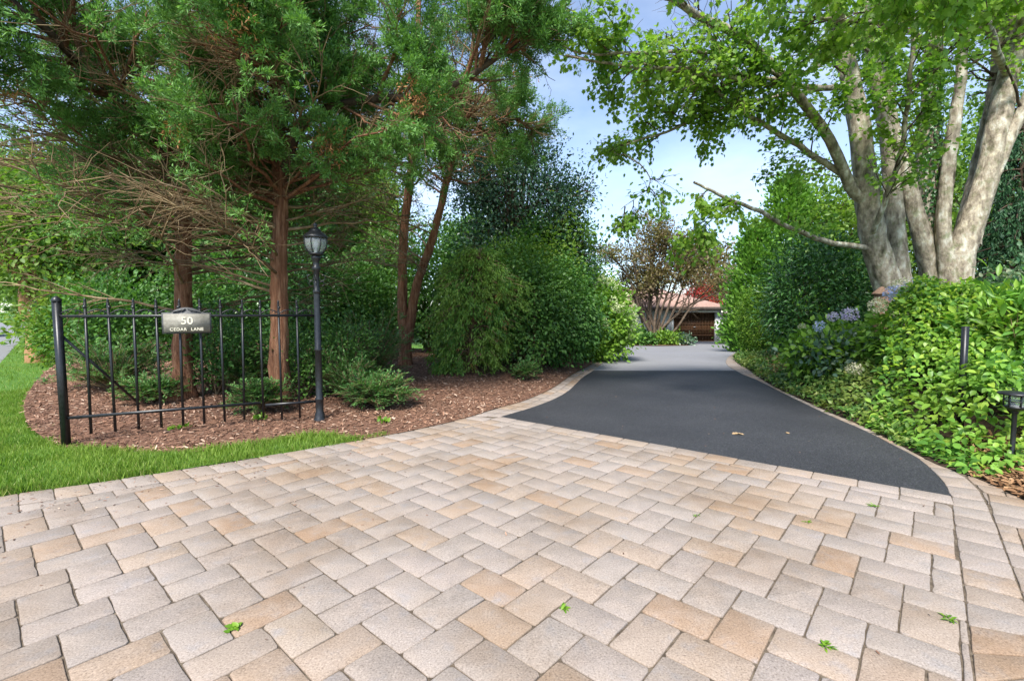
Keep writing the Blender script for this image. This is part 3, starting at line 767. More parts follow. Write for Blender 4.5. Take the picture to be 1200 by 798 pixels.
# ------------------------------------------------------------------ path light and stakes on the right
def path_light(base, hgt, label):
    t = thing('path_light', base, label, 'path light')
    Buf().lathe(base, [(.034, -.02), (.034, .03), (.019, .05), (.019, hgt - .20), (.026, hgt - .19), (.030, hgt - .17)], 12).build('stem', M['iron'], t)
    b = Buf().lathe(base + UP * (hgt - .17), [(.03, 0), (.055, .012), (.078, .035), (.078, .045), (.06, .045)], 18)
    for k in range(6):
        a = k * math.pi / 3 + .2; p = base + np.array([.074 * math.cos(a), .074 * math.sin(a), hgt - .13]); b.bar(p, p + UP * .115, .009)
    b.lathe(base + UP * (hgt - .085), [(.081, 0), (.083, .005), (.081, .010), (.076, .005), (.081, 0)], 18)
    cage = b.build('cage', M['iron'], t)
    Buf().lathe(base + UP * (hgt - .125), [(.064, 0), (.066, .105)], 16).build('lens', M['lampglass'], cage)
    Buf().lathe(base + UP * (hgt - .02), [(.001, -.004), (.118, -.004), (.124, .004), (.118, .016), (.06, .027), (.001, .03)], 22).build('cap', M['iron'], t)
    return t
pb = G(1185, 547); path_light(pb, .68, 'low black path light with round flat cap standing in red mulch')
sb = P(1126, 480, 5.1); sb[2] = RZ(sb[0], sb[1])
stk = Buf(); stk.box((sb[0], sb[1], (sb[2] + 1.22) / 2), (.045, .045, 1.26 - sb[2]))
tag(stk.build('garden_stake', M['iron']), 'black garden stake almost swallowed by lime green vines', 'stake')
tp = P(1033, 352, 8.0); tz = RZ(tp[0], tp[1])
pot = thing('garden_pillar', (tp[0], tp[1], tz), 'small terracotta coloured pillar with pyramid cap beside the big trunk', 'garden pillar')
b = Buf(); b.box((tp[0], tp[1], (tz + 1.68) / 2), (.15, .15, 1.68 - tz), .4); b.build('shaft', M['terra'], pot)
b = Buf(); hz = 1.68; b.box((tp[0], tp[1], hz + .012), (.20, .20, .024), .4)
b.lathe((tp[0], tp[1], hz + .024), [(.14, 0), (.03, .10), (.001, .11)], 4, .4 + math.pi / 4); b.build('cap', M['terra'], pot)
# ==PART2==

# =================================================================== VEGETATION
def zg(x, y):
    """ground height under a plant on either side of the drive"""
    if x < by_y(KERB_L_OUT, y) + .2: return LZ(x, y)
    return RZ(x, y)
def gpt(px, Y):
    x = (px - 600) / FPX * Y * (CP + 0) ; x = P(px, 399, Y)[0]
    return np.array([x, Y, zg(x, Y)])
def at_ground(p): return np.array([p[0], p[1], zg(p[0], p[1])])

FINE = tpl([[0, 0, 0], [-.13, .5, .05], [0, 1, 0], [.13, .5, .05]], [[0, 3, 2], [0, 2, 1]])
def plume(buf, pos, dirs, n, L, bl, tmpl=FINE, rnd=.55):
    """feathery conifer sprays: n blades along each short axis"""
    m = len(pos); s = rng.random(m * n)
    pp = pos.repeat(n, 0); dd = nrm(dirs).repeat(n, 0)
    k = rng.uniform(.6, 1.3, m).repeat(n)
    off = rdir(m * n) * (L * .36 * k * rng.random(m * n) ** .5)[:, None]
    p = pp + dd * (s * L * k)[:, None] + off
    d = dd * .55 + rdir(m * n) * rnd + nrm(off) * .55 + UP * .2
    buf.leaves(tmpl, p, d, UP * .6 + rdir(m * n), bl * rng.uniform(.65, 1.35, m * n))

def pts_on(paths, per, t0, t1):
    p = np.asarray(paths); M_, K, _ = p.shape
    t = rng.uniform(t0, t1, (M_, per)) * (K - 1); i = np.minimum(t.astype(int), K - 2); f = (t - i)[..., None]
    m = np.arange(M_)[:, None]; a = p[m, i]; b = p[m, i + 1]
    return (a * (1 - f) + b * f).reshape(-1, 3), nrm(b - a).reshape(-1, 3)

# ---------------------------------------------------------------- cedars by the fence
def cedar(label, trunks, r0, nl, Llimb, zfol, keep, nbare=26, zb=(1.3, 3.0), fol='cedar', per=(13, 5), bl=.05, dens=27, seedlimbs=(), ndead=34, group='cedars behind the iron fence', TH=.1, uplimb=.12, bare_len=(1.6, 3.6), plen=.12):
    base = at_ground(trunks[0][0])
    t = thing('cedar_tree', base, label, 'tree', group)
    fo = Buf(); tw = Buf(); dead = Buf()
    for ti, tr in enumerate(trunks):
        path = cr(tr, 46)
        if ti == 0: path[0, 2] = base[2] - .15
        h = np.linspace(0, 1, 46); rr = r0 * (.85 if ti else 1) * (1 - .72 * h) * (1 + .55 * np.exp(-h * 26))
        path = path + np.cumsum(rng.normal(size=path.shape), 0) * .006
        b = Buf().tubes(path, rr, 16, .16); b.build('trunk', M['cedar_bark'], t, smooth=True)
        zt = path[:, 2]
        f0 = float(np.interp(zfol - .4, zt, h)); f1 = .96
        limbs = spawn(path, nl, f0, f1, *Llimb, fwd=.15, side=1, up=uplimb, droop=.04, K=9, wig=.045)
        allb = limbs
        if ti == 0 and len(seedlimbs):
            for sl_, ra, rb in seedlimbs:
                c = cr(sl_, 24) + np.cumsum(rng.normal(size=(24, 3)), 0) * .008
                Buf().tubes(c, np.linspace(ra, rb, 24), 9, .12).build('limb', M['dark_bark'], t, smooth=True)
                s2 = spawn(c, 30, .25, 1, .5, 1.5, fwd=.7, side=.8, up=.15, K=9, wig=.04)
                allb = np.concatenate([allb, s2])
        k = keep(allb[:, -1]); allb = allb[k]
        br = Buf(); br.tubes(allb, rad(allb, .026, .006), 5); br.build('branchwork', M['cedar_bark'], t, smooth=True)
        sec = spawn(allb, per[0], .25, 1, .28, .95, fwd=.85, side=.75, up=.12, K=6, wig=.05)
        k = keep(sec[:, -1]); sec = sec[k]
        tw.tubes(sec, rad(sec, .007, .003), 4)
        ter = spawn(sec, per[1], .25, 1, .14, .42, fwd=.9, side=.8, up=.15, K=4, wig=.06)
        tw.tubes(ter[rng.random(len(ter)) < .5], rad(ter[:1], .0035, .0015), 3) if len(ter) else None
        pz = np.concatenate([ter, ])
        p, d = pts_on(pz, 3, .2, 1.0)
        # foliage sits in patches along the limbs, bare between them
        nzv = np.sin(p[:, 0] * 4.9 + 1.3) + np.sin(p[:, 1] * 4.3 + .4) + np.sin(p[:, 2] * 6.6 + p[:, 0]) + rng.normal(size=len(p)) * .3
        k = (p[:, 2] > zfol + rng.normal(size=len(p)) * .18) & (nzv > TH) & keep(p)
        p, d = p[k], d[k]
        plume(fo, p, d, dens, plen, bl)
        if ndead:
            front = np.argsort(p[:, 1] + rng.normal(size=len(p)) * .8 + p[:, 2] * .35)[:len(p) // 3]
            for q in rng.choice(front, 9):
                pp = p[q] + rng.normal(size=(ndead, 3)) * [.13, .1, .10] + [0, -.05, -.12]
                plume(dead, pp, np.tile([0, 0, -1.], (ndead, 1)) + rdir(ndead) * .6, 10, .13, .05)
        # bare lower branches
        g0, g1 = float(np.interp(zb[0], zt, h)), float(np.interp(zb[1], zt, h))
        bare = spawn(path, nbare, g0, g1, *bare_len, fwd=.25, side=1, up=.02, droop=-.10, K=12, wig=.016, flatten=.45)
        bare = bare[keep(bare[:, -1]) & (bare[:, -1, 0] < -1.75 + .12 * (bare[:, -1, 1] - 6))]; bare = bare[clear_lamp(bare)]
        if len(bare):
            tw.tubes(bare, rad(bare, .021, .005), 5)
            s1 = spawn(bare, 9, .2, 1, .4, 1.3, fwd=1, side=.6, up=.0, droop=-.06, K=8, wig=.026, flatten=.5)
            s1 = s1[clear_lamp(s1)]; tw.tubes(s1, rad(s1, .008, .003), 4)
            s2 = spawn(s1, 5, .2, 1, .15, .6, fwd=1, side=.8, up=.0, K=5, wig=.035, flatten=.6)
            s2 = s2[rng.random(len(s2)) < .8]; s2 = s2[clear_lamp(s2)]
            tw.tubes(s2, rad(s2, .0045, .002), 3)
            q_, e_ = pts_on(s2, 1, .6, 1.0); kq = (np.sin(q_[:, 0] * 3.1 + q_[:, 2] * 4) + np.sin(q_[:, 1] * 2.7) > 1.05) & keep(q_)
            plume(fo, q_[kq], e_[kq], 24, plen, bl)
    tw.build('bare_branchwork', M['bare_twig'], t)
    fo.build('foliage', M[fol], t)
    if ndead: dead.build('dead_foliage', M['dead'], t)
    return t

def clear_lamp(paths):      # nothing grows through the lantern
    d = np.hypot(paths[:, :, 0] - lb[0], paths[:, :, 1] - lb[1]); z = paths[:, :, 2]
    near = (d < .6) & (z > 1.7) & (z < 2.75)
    return ~near.any(1)
def keepA(p):      # over the bed and a little of the apron, not down in front of the fence
    p = np.atleast_2d(p); return (p[:, 1] > 2.9) & (p[:, 0] < .2 + .12 * p[:, 1]) & ((p[:, 1] > 5.6) | (p[:, 2] > 2.15))
c1 = [P(214, 470, 7.1), P(214, 400, 7.1), P(216, 300, 7.1), P(213, 215, 7.1), P(206, 100, 7.2), P(196, -60, 7.2), P(190, -300, 7.2)]
limb_a = [P(213, 210, 7.1), P(150, 130, 6.4), P(95, 75, 5.8), P(40, 20, 5.2), P(-60, -60, 4.8)]
cedar('red barked cedar rising just behind the number plaque', [c1], .135, 84, (1.4, 3.0), 2.85, keepA, nbare=46, zb=(1.35, 3.5), seedlimbs=[(limb_a, .06, .03)])
c2 = [P(329, 482, 6.8), P(328, 400, 6.8), P(326, 300, 6.8), P(330, 215, 6.8), P(322, 120, 6.9), P(330, 0, 6.9), P(322, -260, 7)]
limb_b = [P(330, 205, 6.8), P(362, 138, 6.5), P(425, 119, 6.4), P(495, 116, 6.4), P(550, 95, 6.4), P(600, 62, 6.5), P(645, 10, 6.6)]
limb_c = [P(328, 150, 6.8), P(345, 105, 6.2), P(303, 60, 5.8), P(290, 0, 5.6), P(286, -60, 5.4)]
limb_d = [P(330, 235, 6.8), P(400, 190, 7.4), P(455, 160, 8), P(530, 152, 8.4), P(610, 140, 8.8)]
cedar('shaggy barked cedar standing beside the lamp post', [c2], .135, 84, (1.3, 2.6), 3.15, keepA, nbare=40, zb=(1.5, 3.6), seedlimbs=[(limb_b, .065, .025), (limb_c, .06, .03), (limb_d, .04, .015)])
def keepB(p):
    p = np.atleast_2d(p); return (p[:, 0] < .35 + .02 * p[:, 1]) & (p[:, 0] > -4.6)
c3a = [P(476, 432, 10.4), P(472, 360, 10.4), P(474, 290, 10.4), P(484, 190, 10.4), P(487, 90, 10.5), P(492, -60, 10.5), P(495, -160, 10.6)]
c3b = [P(476, 400, 10.4), P(492, 330, 10.3), P(514, 270, 10.2), P(532, 205, 10.1), P(544, 150, 10.0), P(560, 60, 9.9), P(566, -60, 9.8)]
cedar('twin trunked cedar with one leaning stem and thin see-through crown', [c3a, c3b], .12, 30, (1.2, 2.6), 4.1, keepB, nbare=16, zb=(2.2, 5.2), fol='cedar_dark', per=(8, 3), TH=.0, dens=14, bl=.06, ndead=14, plen=.15)

# ---------------------------------------------------------------- generic broadleaf tree and shrub
def broad_tree(name, label, base, lobes, mat, leaf=.11, nclump=420, per=22, spread=.32, tmpl=DIAMOND, bark='dark_bark', r0=.16, group=None, shell=.45, seed=0, droop=.1, stems=1, up=.1, lump=.28):
    base = np.asarray(base, float)
    t = thing(name, base, label, 'tree', group)
    lobes = [(np.asarray(c, float), np.asarray(r, float)) for c, r in lobes]
    top = np.mean([c for c, r in lobes], 0)
    b = Buf()
    for s in range(stems):
        off = rng.normal(size=3) * .12 * (stems > 1); off[2] = 0
        mid = base * .5 + top * .5 + rng.normal(size=3) * .15
        path = cr([base + off - UP * .1, base * .75 + top * .25 + off * 2, mid + off * 3, top + off * 5], 20)
        b.tubes(path, r0 / stems ** .5 * np.linspace(1.1, .35, 20), 10, .1)
    for c, r in lobes:
        n = 10
        tip = c + rdir(n) * r * .75
        st_ = base + (top - base) * rng.uniform(.3, .9, n)[:, None]
        s = np.linspace(0, 1, 8)[None, :, None]
        pth = st_[:, None] * (1 - s) + tip[:, None] * s + UP * (np.sin(s * np.pi) * .12) * np.linalg.norm(tip - st_, axis=1)[:, None, None]
        b.tubes(pth, rad(pth, r0 * .32, .012), 5)
        s1 = spawn(pth, 5, .4, 1, .4, 1.1, K=5, wig=.06); b.tubes(s1, rad(s1, .014, .005), 4)
    b.build('trunk', M[bark], t, smooth=True)
    f = Buf(); vol = np.array([np.prod(r) for c, r in lobes]) ** .75; vol = vol / vol.sum()
    for k, (c, r) in enumerate(lobes):
        p, o = cloud(c, r, int(nclump * vol[k]) + 8, shell=shell, lump=lump, seed=seed * 13 + k)
        clumps(f, tmpl, p, o, per, spread, leaf, outw=.5, up=up - droop, rnd=.7, nup=.8, nrnd=.65)
    f.build('foliage', M[mat], t)
    return t

def shrub(name, label, base, r, mat, leaf=.06, nclump=260, per=16, spread=.12, tmpl=DIAMOND, cat='shrub', group=None, shell=.4, lump=.2, seed=0, outw=.6, up=.15, lift=.55, nstem=7, zmin=None, rnd=.7, nup=.8, extra=None):
    base = np.asarray(base, float); r = np.asarray(r, float)
    t = thing(name, base, label, cat, group)
    c = base + UP * (r[2] * 2 * lift - r[2] * .0) * 1.0 if lift > 1 else base + UP * r[2] * (2 * lift - .1)
    b = Buf(); tip = c + rdir(nstem * 3) * r * .7
    s = np.linspace(0, 1, 7)[None, :, None]; st_ = base + rng.normal(size=(nstem * 3, 3)) * [.06, .06, 0] - UP * .03
    pth = st_[:, None] * (1 - s) + tip[:, None] * s
    b.tubes(pth, rad(pth, .016, .004), 4); b.build('stem', M['bare_twig'], t)
    f = Buf(); p, o = cloud(c, r, nclump, shell=shell, lump=lump, seed=seed, zmin=base[2] + .02 if zmin is None else zmin)
    clumps(f, tmpl, p, o, per, spread, leaf, outw=outw, up=up, rnd=rnd, nup=nup, nrnd=.6)
    f.build('foliage', M[mat], t)
    return t

# low shrubs under the cedars
UND = [  # px, Y, rx, ry, rz, label, mat, leaf, tmpl
 (132, 7.6, .85, .6, .62, 'spreading evergreen shrub behind the fence, next to the slanting brace', 'shrub', .05, OVAL),
 (255, 7.5, .75, .55, .70, 'evergreen shrub behind the fence under the number plaque', 'dkbroad', .05, OVAL),
 (298, 7.7, .65, .6, .60, 'dark green shrub between the two red cedar trunks', 'yew', .05, DIAMOND),
 (352, 7.3, .52, .5, .56, 'small leaved shrub filling the gap left of the lamp post', 'shrub', .045, OVAL),
 (402, 7.6, .50, .45, .60, 'small leaved shrub just past the lamp post', 'shrub', .045, OVAL)]
# feathery low yew with bright tips
def yew(label, base, r, n, name='yew_shrub'):
    t = thing(name, base, label, 'shrub'); b = Buf(); f = Buf()
    a = rng.uniform(0, 6.3, n); el = rng.uniform(.15, 1.1, n); Ls = rng.uniform(.6, 1.1, n)
    d = np.column_stack([np.cos(a) * np.cos(el) * r[0], np.sin(a) * np.cos(el) * r[1], np.sin(el) * r[2]]) * Ls[:, None]
    s = np.linspace(0, 1, 7)[None, :, None]
    pth = base + d[:, None] * s + UP * (.10 * np.sin(s * 2.6))
    b.tubes(pth, rad(pth, .009, .003), 4)
    s1 = spawn(pth, 7, .25, 1, .12, .28, fwd=.9, side=.8, up=.12, K=5, flatten=.4); b.tubes(s1, rad(s1, .004, .002), 3)
    b.build('stem', M['bare_twig'], t)
    p, dd = pts_on(np.concatenate([s1]), 16, .0, 1); sd_ = nrm(np.cross(dd, UP)) * np.where(rng.random(len(p)) < .5, -1, 1)[:, None]
    f.leaves(BLADE, p, sd_ * .8 + dd * .6 + UP * .15 + rdir(len(p)) * .2, UP + rdir(len(p)) * .3, rng.uniform(.04, .07, len(p)))
    f.build('foliage', M['yew'], t); return t

for i, (px, Y, rx, ry, rz, lb_, mt, lf, tm) in enumerate(UND):
    lb_ = lb_.replace('left of', 'beside')
    if i in (0, 2):
        yew(lb_, gpt(px, Y), (rx * 1.25, ry, rz * 1.5), 120, 'feathery_evergreen')
    else:
        shrub('evergreen_shrub', lb_, gpt(px, Y), (rx, ry, rz), mt, lf, int(230 * rx / .6), 17, .1, tm, group='shrubs behind the fence', seed=i, lump=.42, shell=.2)
for lb_, px, Y, r_ in (('low sprawling conifer sprays over the mulch behind the pickets', 175, 6.9, (.6, .4, .35)), ('small conifer sprig at the foot of the shaggy cedar', 300, 6.3, (.45, .3, .4)), ('conifer sprays drooping between the lamp post and the twin trunked cedar', 405, 7.2, (.65, .5, .8))):
    yew(lb_, gpt(px, Y), r_, 60, 'feathery_evergreen')
yew('low feathery yew with bright tips beside the apron, past the lamp post', gpt(442, 6.75), (.62, .45, .50), 95)
yew('drooping feathery evergreen in front of the twin trunked cedar', gpt(432, 8.6), (.95, .7, 1.45), 120, 'feathery_evergreen')

# dark rhododendron-like wall behind the cedars
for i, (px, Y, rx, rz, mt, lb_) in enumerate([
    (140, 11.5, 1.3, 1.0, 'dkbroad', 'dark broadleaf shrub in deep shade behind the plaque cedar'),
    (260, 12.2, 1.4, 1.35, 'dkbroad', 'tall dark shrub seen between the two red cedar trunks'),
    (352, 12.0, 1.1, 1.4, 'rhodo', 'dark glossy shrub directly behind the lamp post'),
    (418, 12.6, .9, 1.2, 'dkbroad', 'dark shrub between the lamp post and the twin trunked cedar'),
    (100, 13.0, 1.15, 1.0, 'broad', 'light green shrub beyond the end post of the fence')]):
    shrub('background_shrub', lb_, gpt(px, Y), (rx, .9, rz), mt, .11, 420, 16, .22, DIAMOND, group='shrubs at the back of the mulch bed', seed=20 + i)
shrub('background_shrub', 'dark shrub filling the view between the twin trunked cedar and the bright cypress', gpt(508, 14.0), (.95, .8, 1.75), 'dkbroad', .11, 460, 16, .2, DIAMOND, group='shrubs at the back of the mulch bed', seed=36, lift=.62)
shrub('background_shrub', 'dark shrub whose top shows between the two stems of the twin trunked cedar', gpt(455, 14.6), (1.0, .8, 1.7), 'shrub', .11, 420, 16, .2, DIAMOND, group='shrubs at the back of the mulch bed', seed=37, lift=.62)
shrub('roadside_shrub', 'bright yellow green shrub by the roadside pole', gpt(74, 12.4), (.6, .5, .5), 'broad', .09, 260, 16, .15, DIAMOND, seed=31)
shrub('small_garden_tree', 'small multi stemmed shrub on the sunlit lawn behind the mulch', gpt(500, 16), (.8, .7, 1.0), 'shrub', .09, 220, 14, .2, DIAMOND, seed=32, lift=.75)

# drooping false cypresses along the bed
def droopy(label, base, rx, ry, h, n, per=26, mat='cypress', seed=0, lean=(0, 0), wide=1.0):
    t = thing('weeping_cypress', base, label, 'shrub', 'drooping cypresses beside the drive'); b = Buf(); f = Buf()
    base = np.asarray(base, float)
    b.tubes(cr([base - UP * .05, base + UP * h * .5 + [lean[0] * .5, lean[1] * .5, 0], base + UP * h * .95 + [lean[0], lean[1], 0]], 14), np.linspace(.06, .012, 14), 7, .1)
    hh = rng.uniform(.03, 1, n) ** .9; a = rng.uniform(0, 6.283, n)
    prof = np.clip(np.sin(np.clip(hh * 2.45 + .62, 0, 3.1)) ** .7, .12, 1) * lumpy(np.column_stack([np.cos(a), np.sin(a), hh * 2]), .38, 2.6, seed)
    ex = np.column_stack([np.cos(a) * rx * prof, np.sin(a) * ry * prof, hh * h]) + [0, 0, 0]
    ex[:, 0] += lean[0] * hh; ex[:, 1] += lean[1] * hh
    s = np.linspace(0, 1, 7)[None, :, None]
    root = np.column_stack([lean[0] * hh * .8, lean[1] * hh * .8, hh * h * .92])
    pth = base + root[:, None] * (1 - s) + ex[:, None] * s + UP * (np.sin(s * np.pi) * .12 - .10 * s * s)
    b.tubes(pth, rad(pth, .012, .004), 4); b.build('stem', M['bare_twig'], t)
    s1 = spawn(pth, 5, .35, 1, .18, .5, fwd=.6, side=.6, up=-.35, droop=-.35, K=5)
    p, d = pts_on(s1, per, .0, 1.0)
    p = p + rng.normal(size=p.shape) * .022
    k = p[:, 2] > base[2] + .05; p, d = p[k], d[k]
    f.leaves(BLADE, p, d * .7 + rdir(len(p)) * .55 - UP * .35, rdir(len(p)) + UP * .4, rng.uniform(.045, .10, len(p)))
    f.build('foliage', M[mat], t)
    dq = Buf(); kk = rng.integers(0, len(p), 26); plume(dq, p[kk], np.tile([0, 0, -1.], (26, 1)), 26, .16, .05); dq.build('dead_foliage', M['dead'], t)
    return t
droopy('bright green drooping cypress next to the twin trunked cedar', gpt(548, 9.6), 1.0, .8, 2.5, 270, seed=1, lean=(.25, 0))
def bank(label, base, r, mat, leaf, n, seed, up=-.25, tm=OVAL, lump=.4):
    return shrub('broadleaf_shrub', label, base, r, mat, leaf, n, 17, .17, tm, group='leafy bank beside the drive', seed=seed, lump=lump, shell=.25, up=up, outw=.75, nstem=9)
bank('fresh green shrub with drooping leafy sprays at the bend of the kerb', gpt(622, 10.4), (.95, .85, 1.25), 'shrub', .075, 640, 71)
bank('yellow green loose shrub tucked between the bright cypress and the kerb bend', gpt(590, 10.9), (.8, .7, 1.4), 'cypress', .07, 520, 72, tm=DIAMOND)
bank('dark leafy shrub hugging the kerb before the pale hydrangea', gpt(662, 11.4), (.85, .8, 1.25), 'dkbroad', .075, 600, 73)
bank('light green shrub rising above the kerb bank, under the dark holly', gpt(640, 12.0), (.9, .7, 1.7), 'broad', .08, 420, 74, lump=.5)
yew('small dark sprig shrub at the foot of the drooping cypress', gpt(617, 9.2), (.3, .25, .25), 26)
shrub('tall_shrub', 'tall dark leafy shrub rising behind the drooping cypresses', gpt(632, 12.6), (1.25, .9, 1.75), 'dkbroad', .085, 900, 17, .17, OVAL, seed=43, lump=.3)
shrub('tall_shrub', 'taller mid green shrub behind the pale hydrangea', at_ground((by_y(KERB_L_OUT, 15.2) - .9, 15.4)), (1.1, .9, 1.7), 'shrub', .09, 620, 16, .18, OVAL, seed=44, lump=.3)
shrub('leafy_shrub', 'mid green rounded shrub between the dark cypress and the pale hydrangea', gpt(668, 13.0), (.75, .8, 1.1), 'shrub', .085, 420, 18, .16, OVAL, seed=41)

# dark blue-green holly behind the cypresses
hc = P(606, 222, 13.2)
broad_tree('holly_tree', 'dark blue green small leaved holly with sky showing round its top', at_ground((hc[0], 13.2)), [(hc + [0, 0, -.1], (1.4, 1.2, 1.7)), (P(645, 255, 13.2), (1.05, 1.0, 1.25)), (P(562, 195, 13.4), (1.1, 1.0, 1.5)), (P(585, 290, 13.2), (1.5, 1.1, 1.1)), (P(664, 300, 13.2), (.9, .9, 1.0)), (P(615, 180, 13.3), (.8, .8, .8)), (P(672, 225, 13.3), (.55, .6, .6)), (P(535, 165, 13.4), (.8, .8, .8))], 'holly', .085, 1900, 18, .2, DIAMOND, shell=.25, seed=3, r0=.13, lump=.5)
fc = P(655, 285, 12.6)
broad_tree('young_tree', 'young tree with larger light leaves poking out beside the dark holly', at_ground((fc[0], 12.9)), [(P(668, 272, 13.0), (.55, .5, .75)), (P(640, 300, 12.8), (.8, .7, .55))], 'broad', .13, 130, 12, .22, OVAL, shell=.2, seed=5, r0=.05, droop=.35)

# panicle hydrangea with pale heads
def flower_head(mat, n, r, rz, petal=.03):
    f = Buf(); d = rdir(n); p = d * [r, r, rz]
    f.leaves(DIAMOND, p, rdir(n) + d * .2, d + rdir(n) * .3, rng.uniform(.8, 1.2, n) * petal)
    return f
hyb = gpt(716, 14.2)
hyb[0] = min(hyb[0], by_y(KERB_L_OUT, hyb[1]) - .05)
hyt = shrub('panicle_hydrangea', 'light green hydrangea with creamy cone shaped blossoms at the far kerb', hyb, (1.0, 1.0, 1.15), 'hyd', .12, 480, 16, .17, OVAL, 'hydrangea', seed=51, lump=.25)
fh = flower_head('panicle', 130, .10, .15, .055).build('flower_head', M['panicle'], None)
fh.parent = hyt; fh.location = (.3, -.8, 1.7)
dd_ = rdir(200); dd_ = dd_[(dd_[:, 1] < .5) & (dd_[:, 2] > -.35)][:44]
for q in dd_[1:]:
    c = fh.copy(); COL.objects.link(c); c.parent = hyt; c.location = tuple(np.array([0, 0, 1.16]) + q * [1.05, 1.05, 1.2] * rng.uniform(.95, 1.12)); s_ = rng.uniform(.6, 1.15); c.scale = (s_, s_, s_); c.rotation_euler = (rng.normal() * .6, rng.normal() * .6, rng.uniform(0, 6))
hy2 = shrub('panicle_hydrangea', 'yellow green hydrangea leaning over the kerb, partly hiding the garage wall', at_ground((by_y(KERB_L_OUT, 18.0) - .5, 18.0)), (.95, 1.0, 1.1), 'hyd', .13, 300, 16, .18, OVAL, 'hydrangea', seed=52)
for q in dd_[5:18]:
    c = fh.copy(); COL.objects.link(c); c.parent = hy2; c.location = tuple(np.array([0, 0, 1.15]) + q * [1.0, 1.0, 1.15]); s_ = rng.uniform(.5, .8); c.scale = (s_, s_, s_); c.rotation_euler = (rng.normal() * .6, rng.normal() * .6, rng.uniform(0, 6))
shrub('edging_shrub', 'low green mound spilling onto the kerb under the hydrangea', at_ground((by_y(KERB_L_OUT, 13.6) - .25, 13.6)), (.4, .5, .3), 'hyd', .09, 120, 12, .1, OVAL, seed=53)

# ---------------------------------------------------------------- background trees
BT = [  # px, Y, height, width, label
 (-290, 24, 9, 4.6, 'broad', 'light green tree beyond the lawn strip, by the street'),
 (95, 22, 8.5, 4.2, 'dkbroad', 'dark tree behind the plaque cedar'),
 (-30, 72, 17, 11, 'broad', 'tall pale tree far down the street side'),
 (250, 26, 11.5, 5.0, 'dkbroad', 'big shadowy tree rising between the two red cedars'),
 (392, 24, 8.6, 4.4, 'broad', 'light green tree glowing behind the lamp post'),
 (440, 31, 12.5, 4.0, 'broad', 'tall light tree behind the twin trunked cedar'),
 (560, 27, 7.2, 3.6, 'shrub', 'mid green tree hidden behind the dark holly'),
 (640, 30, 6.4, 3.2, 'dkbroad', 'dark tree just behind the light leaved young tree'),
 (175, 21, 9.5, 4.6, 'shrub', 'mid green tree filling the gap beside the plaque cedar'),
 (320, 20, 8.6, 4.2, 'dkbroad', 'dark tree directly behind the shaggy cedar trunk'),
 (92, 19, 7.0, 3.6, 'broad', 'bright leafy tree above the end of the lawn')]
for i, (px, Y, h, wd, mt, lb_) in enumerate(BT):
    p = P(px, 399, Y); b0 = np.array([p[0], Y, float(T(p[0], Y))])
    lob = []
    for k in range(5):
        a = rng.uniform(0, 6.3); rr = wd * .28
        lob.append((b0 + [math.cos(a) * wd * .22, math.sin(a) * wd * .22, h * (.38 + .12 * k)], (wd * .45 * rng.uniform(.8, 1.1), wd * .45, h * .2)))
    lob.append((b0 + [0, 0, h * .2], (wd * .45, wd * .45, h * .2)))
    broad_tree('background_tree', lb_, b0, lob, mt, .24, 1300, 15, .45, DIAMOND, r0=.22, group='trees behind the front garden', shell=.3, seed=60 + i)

# ---------------------------------------------------------------- Japanese maple and red maple
jb = P(768, 399, 30.0); jb[2] = T(jb[0], 30.0)
jm = thing('japanese_maple', jb, 'bronze leaved multi stemmed maple spreading in front of the garage', 'tree')
b = Buf(); tips = []
tgt = [(708, 318), (848, 340), (780, 285), (740, 310), (718, 300), (735, 275), (752, 262), (770, 268), (790, 262), (808, 285), (828, 300), (842, 325), (726, 335), (815, 330), (760, 300), (795, 300)]
for k, (px, py) in enumerate(tgt):
    e = P(px, py, 30 + rng.uniform(-1.6, 1.6)); s0 = jb + [rng.normal() * .22, rng.normal() * .2, 0]
    m1 = s0 * .72 + e * .28 + [0, 0, .15] + rng.normal(size=3) * .15; m2 = s0 * .4 + e * .6 + [0, 0, .3] + rng.normal(size=3) * .25
    c = cr([s0, m1, m2, e], 16); b.tubes(c, np.linspace(.10, .025, 16), 8, .08)
    s1 = spawn(c, 9, .4, 1, .7, 2.0, fwd=.8, side=.8, up=.15, K=7, wig=.05); b.tubes(s1, rad(s1, .035, .01), 4)
    s2 = spawn(s1, 5, .3, 1, .3, .9, fwd=.7, side=.9, up=.1, K=5, wig=.06, flatten=.5); b.tubes(s2, rad(s2, .012, .005), 3)
    tips.append(s2)
b.build('trunk', M['jm_bark'], jm, smooth=True)
tips = np.concatenate(tips); p, d = pts_on(tips, 4, .3, 1.0); k = p[:, 2] > jb[2] + 3.3 + .5 * np.sin(p[:, 0] * 1.3); p, d = p[k], d[k]
f = Buf(); clumps(f, DIAMOND, p, nrm(p - (jb + UP * 3)), 8, .36, .165, outw=.6, up=-.1, rnd=.7, flat=.5); f.build('foliage', M['bronze'], jm)
rb = P(845, 399, 42.0); rb[2] = T(rb[0], 42)
broad_tree('red_maple', 'red leaved small tree rising over the garage roof', rb, [(P(815, 351, 42), (1.3, 1.2, .6)), (P(838, 354, 43), (1.5, 1.2, .6)), (P(822, 344, 43), (1.0, 1.0, .5))], 'red', .22, 200, 14, .4, DIAMOND, shell=.3, seed=81)
gb = P(842, 399, 46.0); gb[2] = T(gb[0], 46)
broad_tree('olive_tree', 'olive brown tree standing behind the red leaved tree', gb, [(P(838, 318, 46), (2.6, 2, 2.4)), (P(815, 300, 46.5), (2.2, 2, 1.8))], 'bronze', .3, 420, 14, .5, DIAMOND, shell=.3, seed=82)

